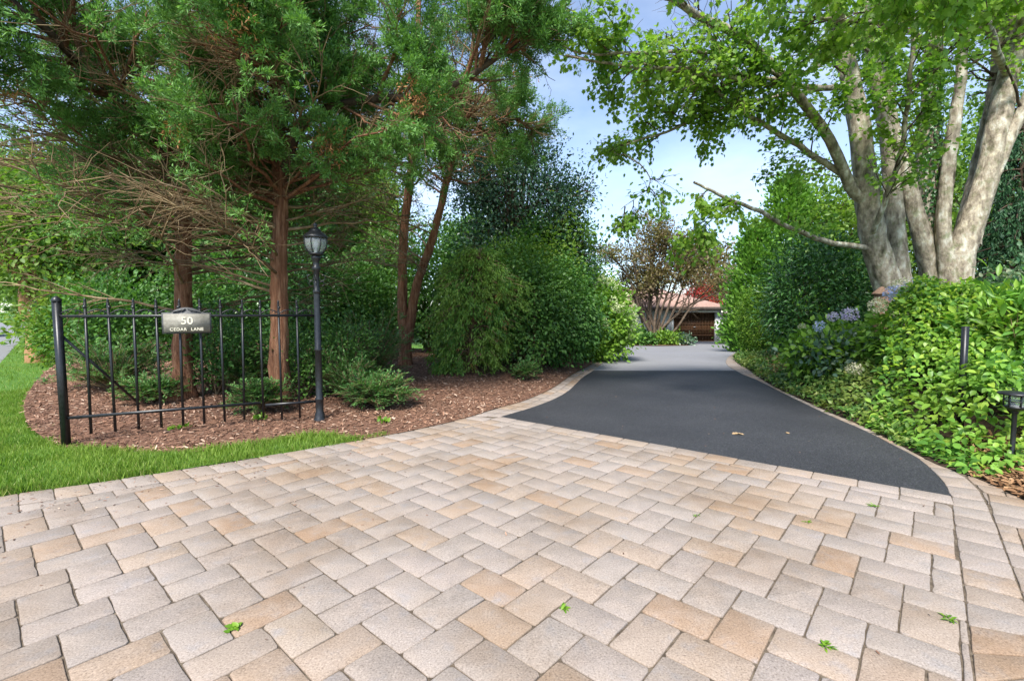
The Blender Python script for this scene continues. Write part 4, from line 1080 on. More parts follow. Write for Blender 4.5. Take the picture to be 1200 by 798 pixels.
# island planting before the garage
for i, (px, w_, h_, mt, lb_) in enumerate([(757, .7, .35, 'dkbroad', 'dark low plant at the foot of the bronze maple'), (782, .8, .42, 'hyd', 'bright green low plant in front of the garage wall'), (800, .5, .28, 'silver', 'grey green low plant by the garage door corner'), (742, .8, .5, 'shrub', 'low green plant between the hydrangea and the bronze maple')]):
    q = P(px, 399, 29.2 + .3 * i); q[2] = T(q[0], q[1])
    shrub('border_plant', lb_, q, (w_, .5, h_), mt, .16, 90, 10, .14, OVAL, 'plant', 'low plants in front of the garage', seed=90 + i)
ip = np.array([[P(740, 399, 29)[0], 28.7], [P(770, 399, 28.2)[0], 28.2], [P(806, 399, 29)[0], 29.0], [P(812, 399, 30)[0], 30.4], [P(780, 399, 31)[0], 31.2], [P(742, 399, 31)[0], 31]])
sheet('island_bed', ip, M['mulch'], .03, .4)

# ---------------------------------------------------------------- right side: background evergreens
def arb(label, base, r, h, n, seed, per=15, name='arborvitae', group=None, mat='arb', leaf=.17):
    base = np.asarray(base, float)
    t = thing(name, base, label, 'tree', group); b = Buf(); f = Buf()
    b.tubes(cr([base - UP * .1, base + UP * h * .5, base + UP * h * .96], 12), np.linspace(.14, .02, 12), 8, .1)
    hh = rng.random(n) ** 1.15; a = rng.uniform(0, 6.283, n); q = rng.uniform(.55, 1, n) ** .5
    prof = (1 - hh) ** .55 * np.clip(.55 + hh * 3, 0, 1) + .05
    lm = lumpy(np.column_stack([np.cos(a), np.sin(a), hh * h / r * .5]), .22, 2.6, seed)
    p = base + np.column_stack([np.cos(a) * r * prof * q * lm, np.sin(a) * r * prof * q * lm, hh * h])
    o = np.column_stack([np.cos(a), np.sin(a), np.full(n, .25)])
    st_ = np.column_stack([base[0] + 0 * hh, base[1] + 0 * hh, p[:, 2] - .1]); s = np.linspace(0, 1, 4)[None, :, None]
    k = rng.random(n) < .25; pth = st_[k][:, None] * (1 - s) + p[k][:, None] * s; b.tubes(pth, rad(pth, .018, .006), 4)
    b.build('trunk', M['dark_bark'], t, smooth=True)
    clumps(f, DIAMOND, p, o, per, .2, leaf, outw=.5, up=.55, rnd=.5, nup=.1, nrnd=.5)
    f.build('foliage', M[mat], t); return t
def gR(px, Y):
    p = P(px, 399, Y); return np.array([p[0], Y, float(T(p[0], Y))])
arb('bright green arborvitae nearest the garage, sweeping down to the drive', gR(884, 19.5), 1.1, 5.0, 620, 1, group='evergreens on the garden side of the drive')
arb('broad green arborvitae with a feathery flank behind the clipped ball', gR(918, 20.5), 1.85, 7.2, 900, 2, group='evergreens on the garden side of the drive')
for i, (px, Y, h, wd, mt, lb_) in enumerate([
    (950, 21, 7.6, 4.0, 'broad', 'mid green tree behind the glossy rhododendron'),
    (1010, 24, 8.4, 4.6, 'shrub', 'dark green tree behind the big grey trunk'),
    (1090, 20, 10.5, 4.6, 'broad', 'light green tree glimpsed between the grey trunks'),
    (1240, 18, 7.4, 4.6, 'dkbroad', 'dark tree beyond the outermost grey stem'),
    (1170, 26, 14, 6.0, 'broad', 'tall light tree behind the forked grey trunks'),
    (1420, 22, 9, 6.0, 'dkbroad', 'dark tree outside the garden corner')]):
    b0 = gR(px, Y); lob = []
    for k in range(5):
        a = rng.uniform(0, 6.3); lob.append((b0 + [math.cos(a) * wd * .2, math.sin(a) * wd * .2, h * (.3 + .14 * k)], (wd * .44 * (1.1 - .1 * k), wd * .44, h * .19)))
    lob.append((b0 + [0, 0, h * .14], (wd * .5, wd * .45, h * .16)))
    broad_tree('garden_tree', lb_, b0, lob, mt, .2, 900, 14, .38, DIAMOND, r0=.2, group='trees behind the big grey trunks', shell=.3, seed=100 + i)
# dark weeping evergreen
def weeping(label, base, r, h, n, seed):
    base = np.asarray(base, float); t = thing('weeping_evergreen', base, label, 'tree'); b = Buf(); f = Buf()
    b.tubes(cr([base, base + UP * h * .5, base + UP * h], 14), np.linspace(.16, .02, 14), 8, .1)
    hh = rng.uniform(.12, 1, n); a = rng.uniform(0, 6.283, n); L_b = r * (1 - hh * .7) * rng.uniform(.6, 1.1, n)
    d = np.column_stack([np.cos(a), np.sin(a), np.full(n, .1)])
    s = np.linspace(0, 1, 7)[None, :, None]
    pth = (base + UP * 0) + np.column_stack([0 * hh, 0 * hh, hh * h])[:, None] + d[:, None] * s * L_b[:, None, None] - UP * (.35 * s * s)
    b.tubes(pth, rad(pth, .03, .006), 4); b.build('trunk', M['dark_bark'], t, smooth=True)
    hg = spawn(pth, 9, .2, 1, .4, 1.0, fwd=.35, side=.35, up=-1, droop=-.2, K=5)
    p, dd = pts_on(hg, 26, 0, 1); p = p + rng.normal(size=p.shape) * .035; k = p[:, 2] > base[2] + .1; p, dd = p[k], dd[k]
    f.leaves(BLADE, p, dd * .6 + rdir(len(p)) * .6 - UP * .3, rdir(len(p)), rng.uniform(.07, .14, len(p))); f.build('foliage', M['weep'], t); return t
weeping('dark weeping evergreen hanging behind the outermost grey stem', gR(1185, 11.6), 1.9, 6.2, 150, 1)
# clipped ball and rhododendron
cb = gR(893, 14.8); cb[2] = T(cb[0], cb[1])
t = shrub('clipped_shrub', 'neatly clipped round shrub with bright new growth along its top', cb, (.72, .72, 1.12), 'box', .055, 1500, 12, .07, DIAMOND, seed=111, lump=.03, shell=.75)
rh = gR(958, 11.6)
shrub('rhododendron', 'large dark glossy rhododendron dome in front of the grey trunks', rh, (1.28, 1.05, 1.62), 'rhodo', .125, 1050, 14, .15, LONGL, seed=112, lump=.15, shell=.55, outw=.7, up=.05)

# ---------------------------------------------------------------- the big grey maple
def Pm(l): return [P(*q) for q in l]
mb = P(1075, 352, 8.8); mb[2] = RZ(mb[0], mb[1])
maple = thing('grey_maple', mb, 'huge multi stemmed maple with mottled grey bark and overhanging limbs', 'tree')
STEMS = [  # path (px,py,Y), r0, r1
 ([(1052, 372, 8.4), (1040, 330, 8.4), (1026, 280, 8.4), (1018, 225, 8.4), (1012, 160, 8.4), (1002, 95, 8.5), (990, 40, 8.6), (968, -80, 8.8), (950, -240, 9)], .235, .11),
 ([(1062, 372, 8.7), (1054, 320, 8.7), (1050, 270, 8.7), (1046, 215, 8.8), (1040, 150, 8.8), (1028, 80, 8.9), (1020, 0, 9), (1020, -200, 9.2)], .19, .085),
 ([(1098, 372, 8.9), (1095, 310, 8.9), (1090, 255, 8.9), (1087, 190, 9), (1090, 120, 9), (1094, 50, 9.1), (1096, -60, 9.2), (1090, -220, 9.3)], .24, .095),
 ([(1096, 330, 8.8), (1078, 268, 8.8), (1064, 215, 8.9), (1046, 150, 8.9), (1040, 80, 9), (1052, 10, 9), (1060, -160, 9.1)], .17, .07),
 ([(1118, 372, 8.5), (1122, 315, 8.5), (1138, 265, 8.5), (1156, 210, 8.5), (1170, 150, 8.5), (1182, 90, 8.6), (1196, 20, 8.6), (1215, -120, 8.7), (1230, -240, 8.8)], .23, .115),
 ([(1120, 350, 8.8), (1132, 270, 8.8), (1150, 190, 8.9), (1163, 120, 8.9), (1172, 50, 9), (1180, -100, 9)], .20, .10),
 ([(1110, 340, 8.6), (1105, 260, 8.6), (1112, 180, 8.7), (1124, 100, 8.7), (1130, 20, 8.8), (1140, -120, 8.9)], .13, .06),
 ([(1137, 285, 8.5), (1158, 222, 8.47), (1182, 165, 8.4), (1215, 90, 8.4), (1260, -20, 8.4)], .11, .07)]
stem_paths = []
for pts, a0, a1 in STEMS:
    c = cr(Pm(pts), 44); z0 = RZ(mb[0], mb[1])
    if pts[0][1] > 365: c[0, 2] = z0 - .1
    hr = np.linspace(0, 1, 44); rr = a0 + (a1 - a0) * hr ** .8; rr = rr * (1 + .35 * np.exp(-hr * 20))
    c = c + np.cumsum(rng.normal(size=c.shape), 0) * .004
    Buf().tubes(c, rr, 20, .075).build('trunk', M['beech_bark'], maple, smooth=True); stem_paths.append(c)
LIMBS = [
 ([(1018, 236, 8.42), (1001, 222, 8.3), (972, 160, 8.0), (930, 100, 7.7), (880, 48, 7.4), (820, 18, 7.0), (770, -10, 6.7), (700, -25, 6.4)], .10, .03),
 ([(1018, 226, 8.45), (1004, 216, 8.4), (965, 190, 8.2), (920, 160, 8.0), (875, 132, 7.8), (845, 108, 7.7), (815, 84, 7.5)], .07, .02),
 ([(1028, 292, 8.45), (1010, 288, 8.35), (970, 283, 8.0), (925, 265, 7.7), (880, 243, 7.4), (840, 226, 7.2), (808, 212, 7.0)], .055, .018),
 ([(1000, 102, 8.5), (940, 104, 8.0), (880, 100, 7.6), (815, 86, 7.3), (740, 84, 7.0), (660, 70, 6.8)], .05, .014),
 ([(996, 100, 8.5), (930, 110, 8.3), (870, 118, 8.2), (810, 138, 8.1), (760, 158, 8.0), (715, 172, 7.9)], .045, .012),
 ([(985, 60, 8.6), (930, 92, 8.0), (860, 90, 7.6), (790, 88, 7.3), (720, 62, 7.0)], .04, .012),
 ([(930, 100, 7.7), (860, 70, 7.4), (780, 66, 7.0), (700, 70, 6.7), (655, 60, 6.5)], .035, .010),
 ([(1022, 276, 8.35), (1027, 266, 8.15), (1042, 230, 7.9), (1056, 190, 7.7), (1062, 140, 7.5), (1068, 90, 7.2), (1070, 20, 7.0)], .05, .025),
 ([(985, 30, 8.6), (985, -30, 7.0), (960, -60, 5.8), (900, -80, 4.9), (840, -90, 4.4)], .07, .02),
 ([(1030, -20, 8.9), (1030, -70, 7.0), (1040, -60, 5.8), (1050, -50, 4.9), (1040, -70, 4.2)], .06, .02),
 ([(1180, 90, 8.6), (1160, 20, 7.0), (1140, -30, 5.8), (1120, -45, 4.9), (1080, -60, 4.2)], .06, .02),
 ([(1100, 60, 9), (1080, 40, 8), (1060, 30, 7), (1020, 20, 6.2), (960, 15, 5.6)], .05, .015),
 ([(1190, 50, 8.6), (1200, -20, 7.2), (1190, -60, 6.0), (1190, -40, 5.2), (1200, -60, 4.4)], .05, .02),
 ([(868, 238, 7.3), (848, 248, 7.2), (830, 262, 7.1), (815, 272, 7.0)], .012, .005),
 ([(700, 172, 7.9), (745, 190, 7.9), (760, 215, 7.8), (725, 245, 7.7)], .012, .005)]
tw = Buf(); lf = Buf(); lim = []
for pts, a0, a1 in LIMBS:
    c = cr(Pm(pts), 26); c = c + np.cumsum(rng.normal(size=c.shape), 0) * .01
    Buf().tubes(c, np.linspace(a0, a1, 26), 9, .08).build('limb', M['beech_bark'], maple, smooth=True); lim.append(c)
def keepM(p):
    p = np.atleast_2d(p); return (p[:, 0] > .55) & (p[:, 1] > 2.6)
lim = np.stack([cr(c[::5], 26) for k_, c in enumerate(lim) for _ in range(1)])
SPARSE = (2, 13, 14)
LK = dict(fwd=.75, side=.75, up=.05, K=8, wig=.05, flatten=.6)
zl = np.concatenate([spawn(lim[[k for k in range(len(lim)) if k not in SPARSE]], 19, .22, 1, .5, 1.5, **LK), spawn(lim[list(SPARSE)], 5, .45, 1, .25, .7, **LK)])
top = np.stack([cr(c[::6], 26) for c in stem_paths])
zt_ = spawn(top, 13, .62, .98, .8, 2.4, fwd=.4, side=1, up=.1, K=9, wig=.05)
near = rng.uniform(0, 1, (0, 3))
zz_ = zl[keepM(zl[:, -1])]; tw.tubes(zz_, rad(zz_, .011, .004), 5)
zt_ = zt_[keepM(zt_[:, -1])]; tw.tubes(zt_, rad(zt_, .022, .006), 5)
za = np.concatenate([cr_[None] for cr_ in [cr(q[::2], 8) for q in zz_]] + [cr_[None] for cr_ in [cr(q[::2], 8) for q in zt_]])
s2 = spawn(za, 9, .25, 1, .22, .62, fwd=.8, side=.85, up=.02, droop=-.06, K=5, wig=.06, flatten=.5); s2 = s2[keepM(s2[:, -1])]
tw.tubes(s2, rad(s2, .0045, .002), 3); tw.build('twigwork', M['dark_bark'], maple)
p, d = pts_on(s2, 15, .2, 1.0); k = keepM(p); p, d = p[k], d[k]
k = (np.sin(p[:, 0] * 2.1) + np.sin(p[:, 2] * 2.7 + 1) + np.sin(p[:, 1] * 1.7) + rng.normal(size=len(p)) * .6) > -.9; p, d = p[k], d[k]
p = p + rng.normal(size=p.shape) * .05
lf.leaves(MAPLE, p - UP * .03, d * .5 + rdir(len(p)) * .6 - UP * .45, UP + rdir(len(p)) * .55, rng.uniform(.045, .088, len(p)))
lf.build('foliage', M['maple'], maple)
# ivy climbing the middle stem
iv = Buf(); ivb = Buf(); c = stem_paths[2]
vb = thing('ivy_vine', at_ground(c[1] - [0, .4, 0]), 'dark green ivy climbing the middle stem of the grey maple', 'ivy')
ts = rng.uniform(.04, .7, 1500); i_ = (ts * 43).astype(int); a = rng.normal(size=1500) * .85 - 1.75
rr = (.24 - .145 * ts ** .8) * (1 + .35 * np.exp(-ts * 20)) + .02 + rng.random(1500) * .035
p = c[i_] + np.column_stack([np.cos(a) * rr, np.sin(a) * rr, rng.normal(size=1500) * .06]); o = np.column_stack([np.cos(a), np.sin(a), 0 * a])
iv.leaves(OVAL, p, -UP * .7 + rdir(1500) * .6, o + UP * .35 + rdir(1500) * .3, rng.uniform(.045, .085, 1500)); iv.build('foliage', M['ivy'], vb)
for k in range(3):
    a = -1.6 + .4 * (k - 1); t_ = np.arange(2, 28); rr = (.24 - .145 * (t_ / 43) ** .8) * (1 + .35 * np.exp(-t_ / 43 * 20)) + .006
    ivb = Buf(); ivb.tubes(c[t_] + np.column_stack([np.cos(a + .15 * np.sin(t_ * .6 + k)) * rr, np.sin(a + .15 * np.sin(t_ * .6 + k)) * rr, 0 * rr]), np.full(26, .009), 5); ivb.build('stem', M['dark_bark'], vb)

# ---------------------------------------------------------------- vine-covered mound, hydrangeas, ground cover
def surface_leaves(buf, poly, hfun, n, tmpl, size, layers=.25, outdir=None, pick=None):
    c = scatter(poly, n)
    if pick is not None: c = c[pick(c)]
    h = hfun(c[:, 0], c[:, 1]); e = .06
    gx = (hfun(c[:, 0] + e, c[:, 1]) - hfun(c[:, 0] - e, c[:, 1])) / (2 * e); gy = (hfun(c[:, 0], c[:, 1] + e) - hfun(c[:, 0], c[:, 1] - e)) / (2 * e)
    nn = nrm(np.column_stack([-gx, -gy, np.ones(len(c))]))
    g0 = np.array([T(x, y) for x, y in c]) + moundR(c[:, 0], c[:, 1])
    dep = rng.random(len(c)) ** 1.6 * layers
    z = np.maximum(h - dep, g0 + .02)
    keep = h > g0 + .03; 
    nn = nn[keep]; P3 = np.column_stack([c, z])[keep]
    m = len(P3)
    d = rdir(m) * .8 + nn * .1 - UP * .25 + np.column_stack([nn[:, 0], nn[:, 1], 0 * nn[:, 0]]) * .8
    buf.leaves(tmpl, P3 + rng.normal(size=(m, 3)) * .02, d, nn + rdir(m) * .42 + UP * .25, size * rng.uniform(.6, 1.35, m))
    return P3, nn
def edge_d(x, y):       # signed distance (roughly) to the right of the kerb / soil line
    q = np.column_stack([np.asarray(x, float).ravel(), np.asarray(y, float).ravel()])
    line = VINE_EDGE
    dd = np.min(np.linalg.norm(q[:, None] - line[None], axis=2), axis=1)
    return dd * np.where(inside(q, VPOLY), 1, -1)
VINE_EDGE = np.vstack([gcurve([(1205, 556), (1165, 560), (1135, 556)], 10), KERB_R_OUT[2:24] + np.array([.05, .02])])
VPOLY = np.vstack([VINE_EDGE, [[8.3, 9.4]], [[10.0, 6.6]], [[7.2, 4.0]]])
def bump(x, y, cx, cy, rx, ry, h): return h * np.exp(-(((x - cx) / rx) ** 2 + ((y - cy) / ry) ** 2))
v1 = P(1095, 340, 6.6); v2_ = P(1010, 400, 7.2); v3 = P(1110, 430, 5.6)
def vine_h(x, y):
    x = np.asarray(x, float); y = np.asarray(y, float)
    e = np.clip(edge_d(x, y), 0, 3)
    h = .10 + .9 * (1 - np.exp(-e / .85))
    b_ = bump(x, y, v1[0], v1[1] + .1, 1.15, 1.0, .85) + bump(x, y, v1[0] + .9, v1[1] - .5, .8, .8, .35) + bump(x, y, v2_[0], v2_[1], .8, .8, .10) + bump(x, y, v3[0], v3[1], .6, .5, .12) + bump(x, y, sb[0] - .02, sb[1] - .2, .42, .38, .42)
    w_ = .07 * np.sin(x * 5.1 + 1) * np.cos(y * 4.3) + .05 * np.sin(x * 9.3 - y * 7.7)
    return T(x, y) + moundR(x, y) * .6 + h * .62 + b_ * np.clip(e / .5, 0, 1) + w_ * np.clip(e / .4, .2, 1)
vm = thing('vine_thicket', (v1[0], v1[1], RZ(v1[0], v1[1])), 'mound of bright green tangled vines beside the fresh asphalt', 'vine')
B = Buf(); P3, NN = surface_leaves(B, VPOLY, vine_h, 21000, OVAL, .082, .38)
B.build('foliage', M['vine'], vm)
B = Buf(); surface_leaves(B, VPOLY, lambda x, y: vine_h(x, y) + .03, 16000, OVAL, .055, .12, pick=lambda c: np.exp(-(((c[:, 0] - v1[0] - .1) / 1.1) ** 2 + ((c[:, 1] - v1[1]) / .9) ** 2)) > rng.uniform(.05, .6, len(c)))
B.build('lime_foliage', M['vine_lime'], vm)
B = Buf(); okk = np.where(edge_d(P3[:, 0], P3[:, 1]) > .7)[0]; k = okk[rng.integers(0, len(okk), 420)]; st_ = P3[k] - UP * .1
dv = rdir(420); dv[:, 2] = np.abs(dv[:, 2]) * .4; s = np.linspace(0, 1, 7)[None, :, None]
pth = st_[:, None] + (dv * rng.uniform(.2, .6, (420, 1)))[:, None] * s + UP * (.14 * np.sin(s * 3))
B.tubes(pth, rad(pth, .004, .002), 4); B.build('stem', M['weed'], vm)

# ground ivy strip along the drive
IVY = np.vstack([KERB_R_OUT[10:52] + np.array([.0, .0]), [[10.5, 15]], [[8.6, 11]], [[7.0, 8.6]]])
def ivy_h(x, y):
    x = np.asarray(x, float); y = np.asarray(y, float)
    q = np.column_stack([x.ravel(), y.ravel()]); dd = np.min(np.linalg.norm(q[:, None] - KERB_R_OUT[None], axis=2), axis=1)
    return T(x, y) + moundR(x, y) + .08 + .30 * (1 - np.exp(-dd / .7)) + .04 * np.sin(x * 6) * np.cos(y * 5)
B = Buf(); surface_leaves(B, IVY, ivy_h, 30000, OVAL, .07, .16)
stuff(B.build('ground_ivy', M['ivyg']), 'low mixed ivy ground cover along the kerb under the rhododendron', 'ground cover')
def bush(name, label, c, r, mat, leaf, n, per, tm, cat='shrub', group=None, seed=0, **kw):
    b0 = np.array([c[0], c[1], RZ(c[0], c[1])])
    return shrub(name, label, b0, r, mat, leaf, n, per, .1, tm, cat, group, seed=seed, **kw)
q = P(925, 420, 9.4); bush('reddish_perennial', 'small yellow and rust tinted perennial at the kerb edge', (q[0] - .05, q[1] + .25), (.24, .24, .2), 'straw', .05, 26, 10, LONGL, 'plant', seed=3)
q = P(985, 440, 8.0); bush('silvery_plant', 'grey green large leaved perennial low beside the asphalt', q, (.62, .5, .36), 'silver', .11, 130, 9, OVAL, 'plant', seed=4)
q = P(958, 418, 9.0); bush('lime_spirea', 'low lime green perennial between the ivy and the silvery plant', q, (.35, .3, .3), 'hyd', .06, 70, 12, OVAL, 'plant', seed=5)
# mophead hydrangea with blue and mauve flowers
hb = P(985, 400, 8.3)
hyd = bush('mophead_hydrangea', 'blue flowered hydrangea at the back of the vine mound, under the grey trunk', (hb[0], hb[1]), (.9, .65, .40), 'hyd', .11, 230, 12, OVAL, 'hydrangea', seed=7)
hb2 = P(1035, 372, 7.5)
hyd2 = bush('mophead_hydrangea', 'tall hydrangea with fading blue heads beside the terracotta pillar', (hb2[0] + .15, hb2[1] - .35), (.55, .45, .52), 'hyd', .11, 150, 12, OVAL, 'hydrangea', seed=8)
for px, py, Y, mt, sc, par in [(961, 383, 8.0, 'blue', 1.0, hyd), (976, 371, 8.1, 'mauve', .85, hyd), (996, 368, 7.7, 'mauve', 1.2, hyd), (1001, 432, 6.9, 'faded', .95, hyd), (1028, 358, 7.0, 'faded', 1.2, hyd2), (1049, 343, 7.0, 'blue', 1.25, hyd2), (1056, 335, 7.05, 'faded', 1.25, hyd2), (1071, 334, 7.0, 'blue', 1.1, hyd2), (1080, 334, 7.1, 'faded', .9, hyd2), (940, 383, 8.4, 'faded', .6, hyd)]:
    o = flower_head(mt, 190, .125, .10, .042).build('flower_head', M[mt], None); o.parent = par
    o.location = tuple(P(px, py, Y) - np.array(par.location)); o.scale = (sc * .78,) * 3
# shrubs at the far right
q = P(1205, 385, 6.4); bush('variegated_shrub', 'shrub with pale flecked leaves between the vines and the weeping evergreen', (q[0] + .3, q[1] + .2), (.75, .6, .85), 'pale', .07, 330, 14, OVAL, seed=9)
q = P(1195, 440, 5.4); bush('laurel_shrub', 'shrub with long glossy mid green leaves above the path light', (q[0] + .22, q[1] + .25), (.55, .5, .62), 'vine', .15, 180, 10, LONGL, seed=10, outw=.5)
q = P(1215, 520, 4.9); bush('grey_herb', 'small grey green herb growing around the path light stem', (q[0] + .1, q[1] + .12), (.3, .25, .2), 'silver', .06, 80, 10, LONGL, 'plant', seed=11)
# straw litter by the path light
SL = np.vstack([SOIL_R[2:20], [[4.9, 4.6]], [[4.45, 4.75]]])
c = scatter(np.vstack([SOIL_R[1:], [[5.6, 4.4]], [[4.6, 4.85]]]), 5200); z = T(c[:, 0], c[:, 1]) + moundR(c[:, 0], c[:, 1]) + rng.random(len(c)) * .03 + .004
d = rdir(len(c)); d[:, 2] *= .25
stuff(Buf().leaves(CHIP, np.column_stack([c, z]), d, UP + rdir(len(c)) * .5, rng.uniform(.02, .07, len(c))).build('straw_litter', M['straw']), 'dry reddish brown litter around the path light', 'mulch')

# ---------------------------------------------------------------- garage
gy = 34.0; gz = float(T(12, 34)); xL, xR = P(789, 399, gy)[0], P(837.5, 399, gy)[0]
ga = thing('garage', ((xL + xR) / 2, gy, gz), 'low white garage with brown panelled door and shingled roof at the end of the drive', 'garage')
x0, x1 = xL - 3.6, xR + .42; dh = 2.06; wt = 2.34; gd = 6.5
b = Buf()
b.box(((x0 + xL) / 2, gy + .15, gz + wt / 2), (xL - x0, .3, wt)); b.box(((xR + x1) / 2, gy + .15, gz + wt / 2), (x1 - xR, .3, wt))
b.box(((xL + xR) / 2, gy + .15, gz + (dh + wt) / 2), (xR - xL, .3, wt - dh))
b.box((x1 - .15, gy + gd / 2 + .3, gz + wt / 2), (.3, gd - .6, wt)); b.box((x0 + .15, gy + gd / 2 + .3, gz + wt / 2), (.3, gd - .6, wt)); b.box(((x0 + x1) / 2, gy + gd + .15, gz + wt / 2), (x1 - x0, .3, wt))
b.build('wall', M['white'], ga)
b = Buf()
for cx_, wd_ in ((xL - .09, .16), (xR + .09, .16)): b.box((cx_, gy - .02, gz + dh / 2), (wd_, .05, dh))
b.box(((xL + xR) / 2, gy - .02, gz + dh + .08), (xR - xL + .34, .05, .16)); b.build('door_frame', M['white'], ga)
b = Buf(); dw = xR - xL
b.box(((xL + xR) / 2, gy + .16, gz + dh / 2), (dw, .05, dh)); dr = None
for r_ in range(6): b.box(((xL + xR) / 2, gy + .115, gz + .03 + (dh - .06) * r_ / 5), (dw - .01, .04, .06))
for c_ in range(15): b.box((xL + .04 + (dw - .08) * c_ / 14, gy + .117, gz + dh / 2), (.045, .04, dh - .02))
door = b.build('garage_door', M['wood'], ga)
b = Buf(); b.box(((xL + xR) / 2 + .05, gy + .08, gz + 1.02), (.16, .03, .05)); b.build('handle', M['rim'], door)
# roof: low hip, eaves 0.7 m out
ex0, ex1, ey0, ey1 = x0 - 1.5, x1 + .55, gy - .5, gy + gd + .75; ez = gz + wt + .02; rz_ = ez + 1.55
tL, tR, ty = ex0 + 2.2, ex1 - 4.4, (ey0 + ey1) / 2
V = [[ex0, ey0, ez], [ex1, ey0, ez], [ex1, ey1, ez], [ex0, ey1, ez], [tL, ty, rz_], [tR, ty, rz_]]
V2 = [[x, y, z + .07] for x, y, z in V]
b = Buf(); b.ngon(V + V2, [[6, 7, 11, 10], [7, 8, 11], [8, 9, 10, 11], [9, 6, 10], [3, 2, 1, 0], [0, 1, 7, 6], [1, 2, 8, 7], [2, 3, 9, 8], [3, 0, 6, 9]]); b.build('roof', M['roof'], ga)
b = Buf(); b.box(((ex0 + ex1) / 2, ey0 - .025, ez - .03), (ex1 - ex0 + .1, .05, .24)); b.box((ex1 + .025, (ey0 + ey1) / 2, ez - .03), (.05, ey1 - ey0, .24)); b.box(((ex0 + ex1) / 2, (ey0 + gy) / 2, ez - .06), (ex1 - ex0 - .02, gy - ey0 - .02, .04)); b.build('fascia', M['fascia'], ga)
b = Buf(); b.tubes(np.array([[ex1 - .35, ey0 - .06, ez - .12], [x1 - .05, gy - .06, ez - .4], [x1 - .05, gy - .06, gz + .05]]), np.full(3, .04), 8); b.build('downspout', M['white'], ga)
hw = thing('low_wing', (x1 + 2.0, gy + 3.2, gz), 'low white house wing just past the garage downspout', 'house')
b = Buf(); b.box((x1 + 2.0, gy + 4.2, gz + .9), (3.2, 1.9, 1.8)); b.build('wall', M['white'], hw)
b = Buf(); b.box((x1 + 2.0, gy + 4.1, gz + 1.95), (3.7, 2.5, .26)); b.build('roof', M['fascia'], hw)
gsh = gR(852, 31.5); shrub('corner_shrub', 'light green shrub against the garage corner under the eave', gsh + [.2, 0, 0], (.7, .6, .75), 'hyd', .16, 150, 12, .2, OVAL, seed=120)

# ---------------------------------------------------------------- street side
pl_ = P(42, 399, 13.2); pl_[2] = float(T(pl_[0], 13.2))
Buf
rt = broad_tree('roadside_tree', 'leafy roadside tree with orange brown trunk where the lawn meets the street', pl_, [(pl_ + [-.3, .4, 2.85], (1.5, 1.2, .95)), (pl_ + [.5, .3, 3.6], (1.5, 1.3, 1.1)), (pl_ + [-.8, .3, 4.6], (1.4, 1.3, 1.1))], 'broad', .13, 620, 16, .28, OVAL, bark='pole', r0=.24, seed=140)
def car(base, rz, label):
    t = thing('parked_car', (0, 0, 0), label, 'car')
    prof = [(-2.2, .35), (-2.25, .62), (-2.15, .86), (-1.55, .95), (-.75, 1.42), (.65, 1.44), (1.45, 1.0), (2.1, .92), (2.25, .7), (2.22, .35)]
    def ext(B, pr, w0, w1):
        k = len(pr); v = []
        for sy in (-1, 1):
            for x, z in pr: v.append([x, sy * (w0 if z < 1.0 else w1), z])
        B.ngon(v, [list(range(k))[::-1], list(range(k, 2 * k))] + [[i, (i + 1) % k, k + (i + 1) % k, k + i] for i in range(k)])
    b = Buf(); ext(b, prof, .88, .68); b.build('body', M['carpaint'], t)
    b = Buf(); 
    for sy in (-1, 1):
        b.ngon([[-1.35, sy * .888, 1.0], [1.25, sy * .888, 1.03], [.6, sy * .70, 1.38], [-.7, sy * .70, 1.36]], [[0, 1, 2, 3] if sy < 0 else [3, 2, 1, 0]])
    b.build('side_window', M['carglass'], t)
    b = Buf().ngon([[.70, -.66, 1.43], [.70, .66, 1.43], [1.42, .8, 1.03], [1.42, -.8, 1.03]], [[0, 1, 2, 3][::-1]]); b.build('windscreen', M['carglass'], t)
    b = Buf().ngon([[-.80, -.66, 1.42], [-.80, .66, 1.42], [-1.52, .8, .99], [-1.52, -.8, .99]], [[0, 1, 2, 3]]); b.build('rear_window', M['carglass'], t)
    for sx in (-1.35, 1.38):
        for sy in (-1, 1):
            a = np.linspace(0, 2 * np.pi, 24, endpoint=False); ring = lambda r, y: np.column_stack([sx + r * np.cos(a), np.full(24, y), .33 + r * np.sin(a)])
            def wheel(B, rs, ys):
                v = np.vstack([ring(r, y) for r, y in zip(rs, ys)]); q = [[k * 24 + j, k * 24 + (j + 1) % 24, (k + 1) * 24 + (j + 1) % 24, (k + 1) * 24 + j] for k in range(len(rs) - 1) for j in range(24)]; B.add(v, quads=q)
            b = Buf(); wheel(b, [.22, .32, .33, .32, .22], [sy * .92, sy * .91, sy * .80, sy * .70, sy * .69]); wo = b.build('wheel', M['rubber'], t)
            b = Buf(); wheel(b, [.22, .18, .01], [sy * .90, sy * .88, sy * .90]); b.build('rim', M['rim'], wo)
    for sy in (-.62, .62):
        Buf().box((2.2, sy, .74), (.1, .34, .14)).build('headlight', M['lamp_clear'], t); Buf().box((-2.21, sy, .78), (.1, .34, .14)).build('tail_light', M['lamp_red'], t)
    t.location = tuple(base); t.rotation_euler = (0, 0, rz); return t
cp = P(-14, 399, 27.5); car((cp[0] - .9, 27.5, -.03), math.atan2(sd[1], sd[0]), 'dark car parked on the street beyond the lawn')
sh2 = P(-60, 399, 34)
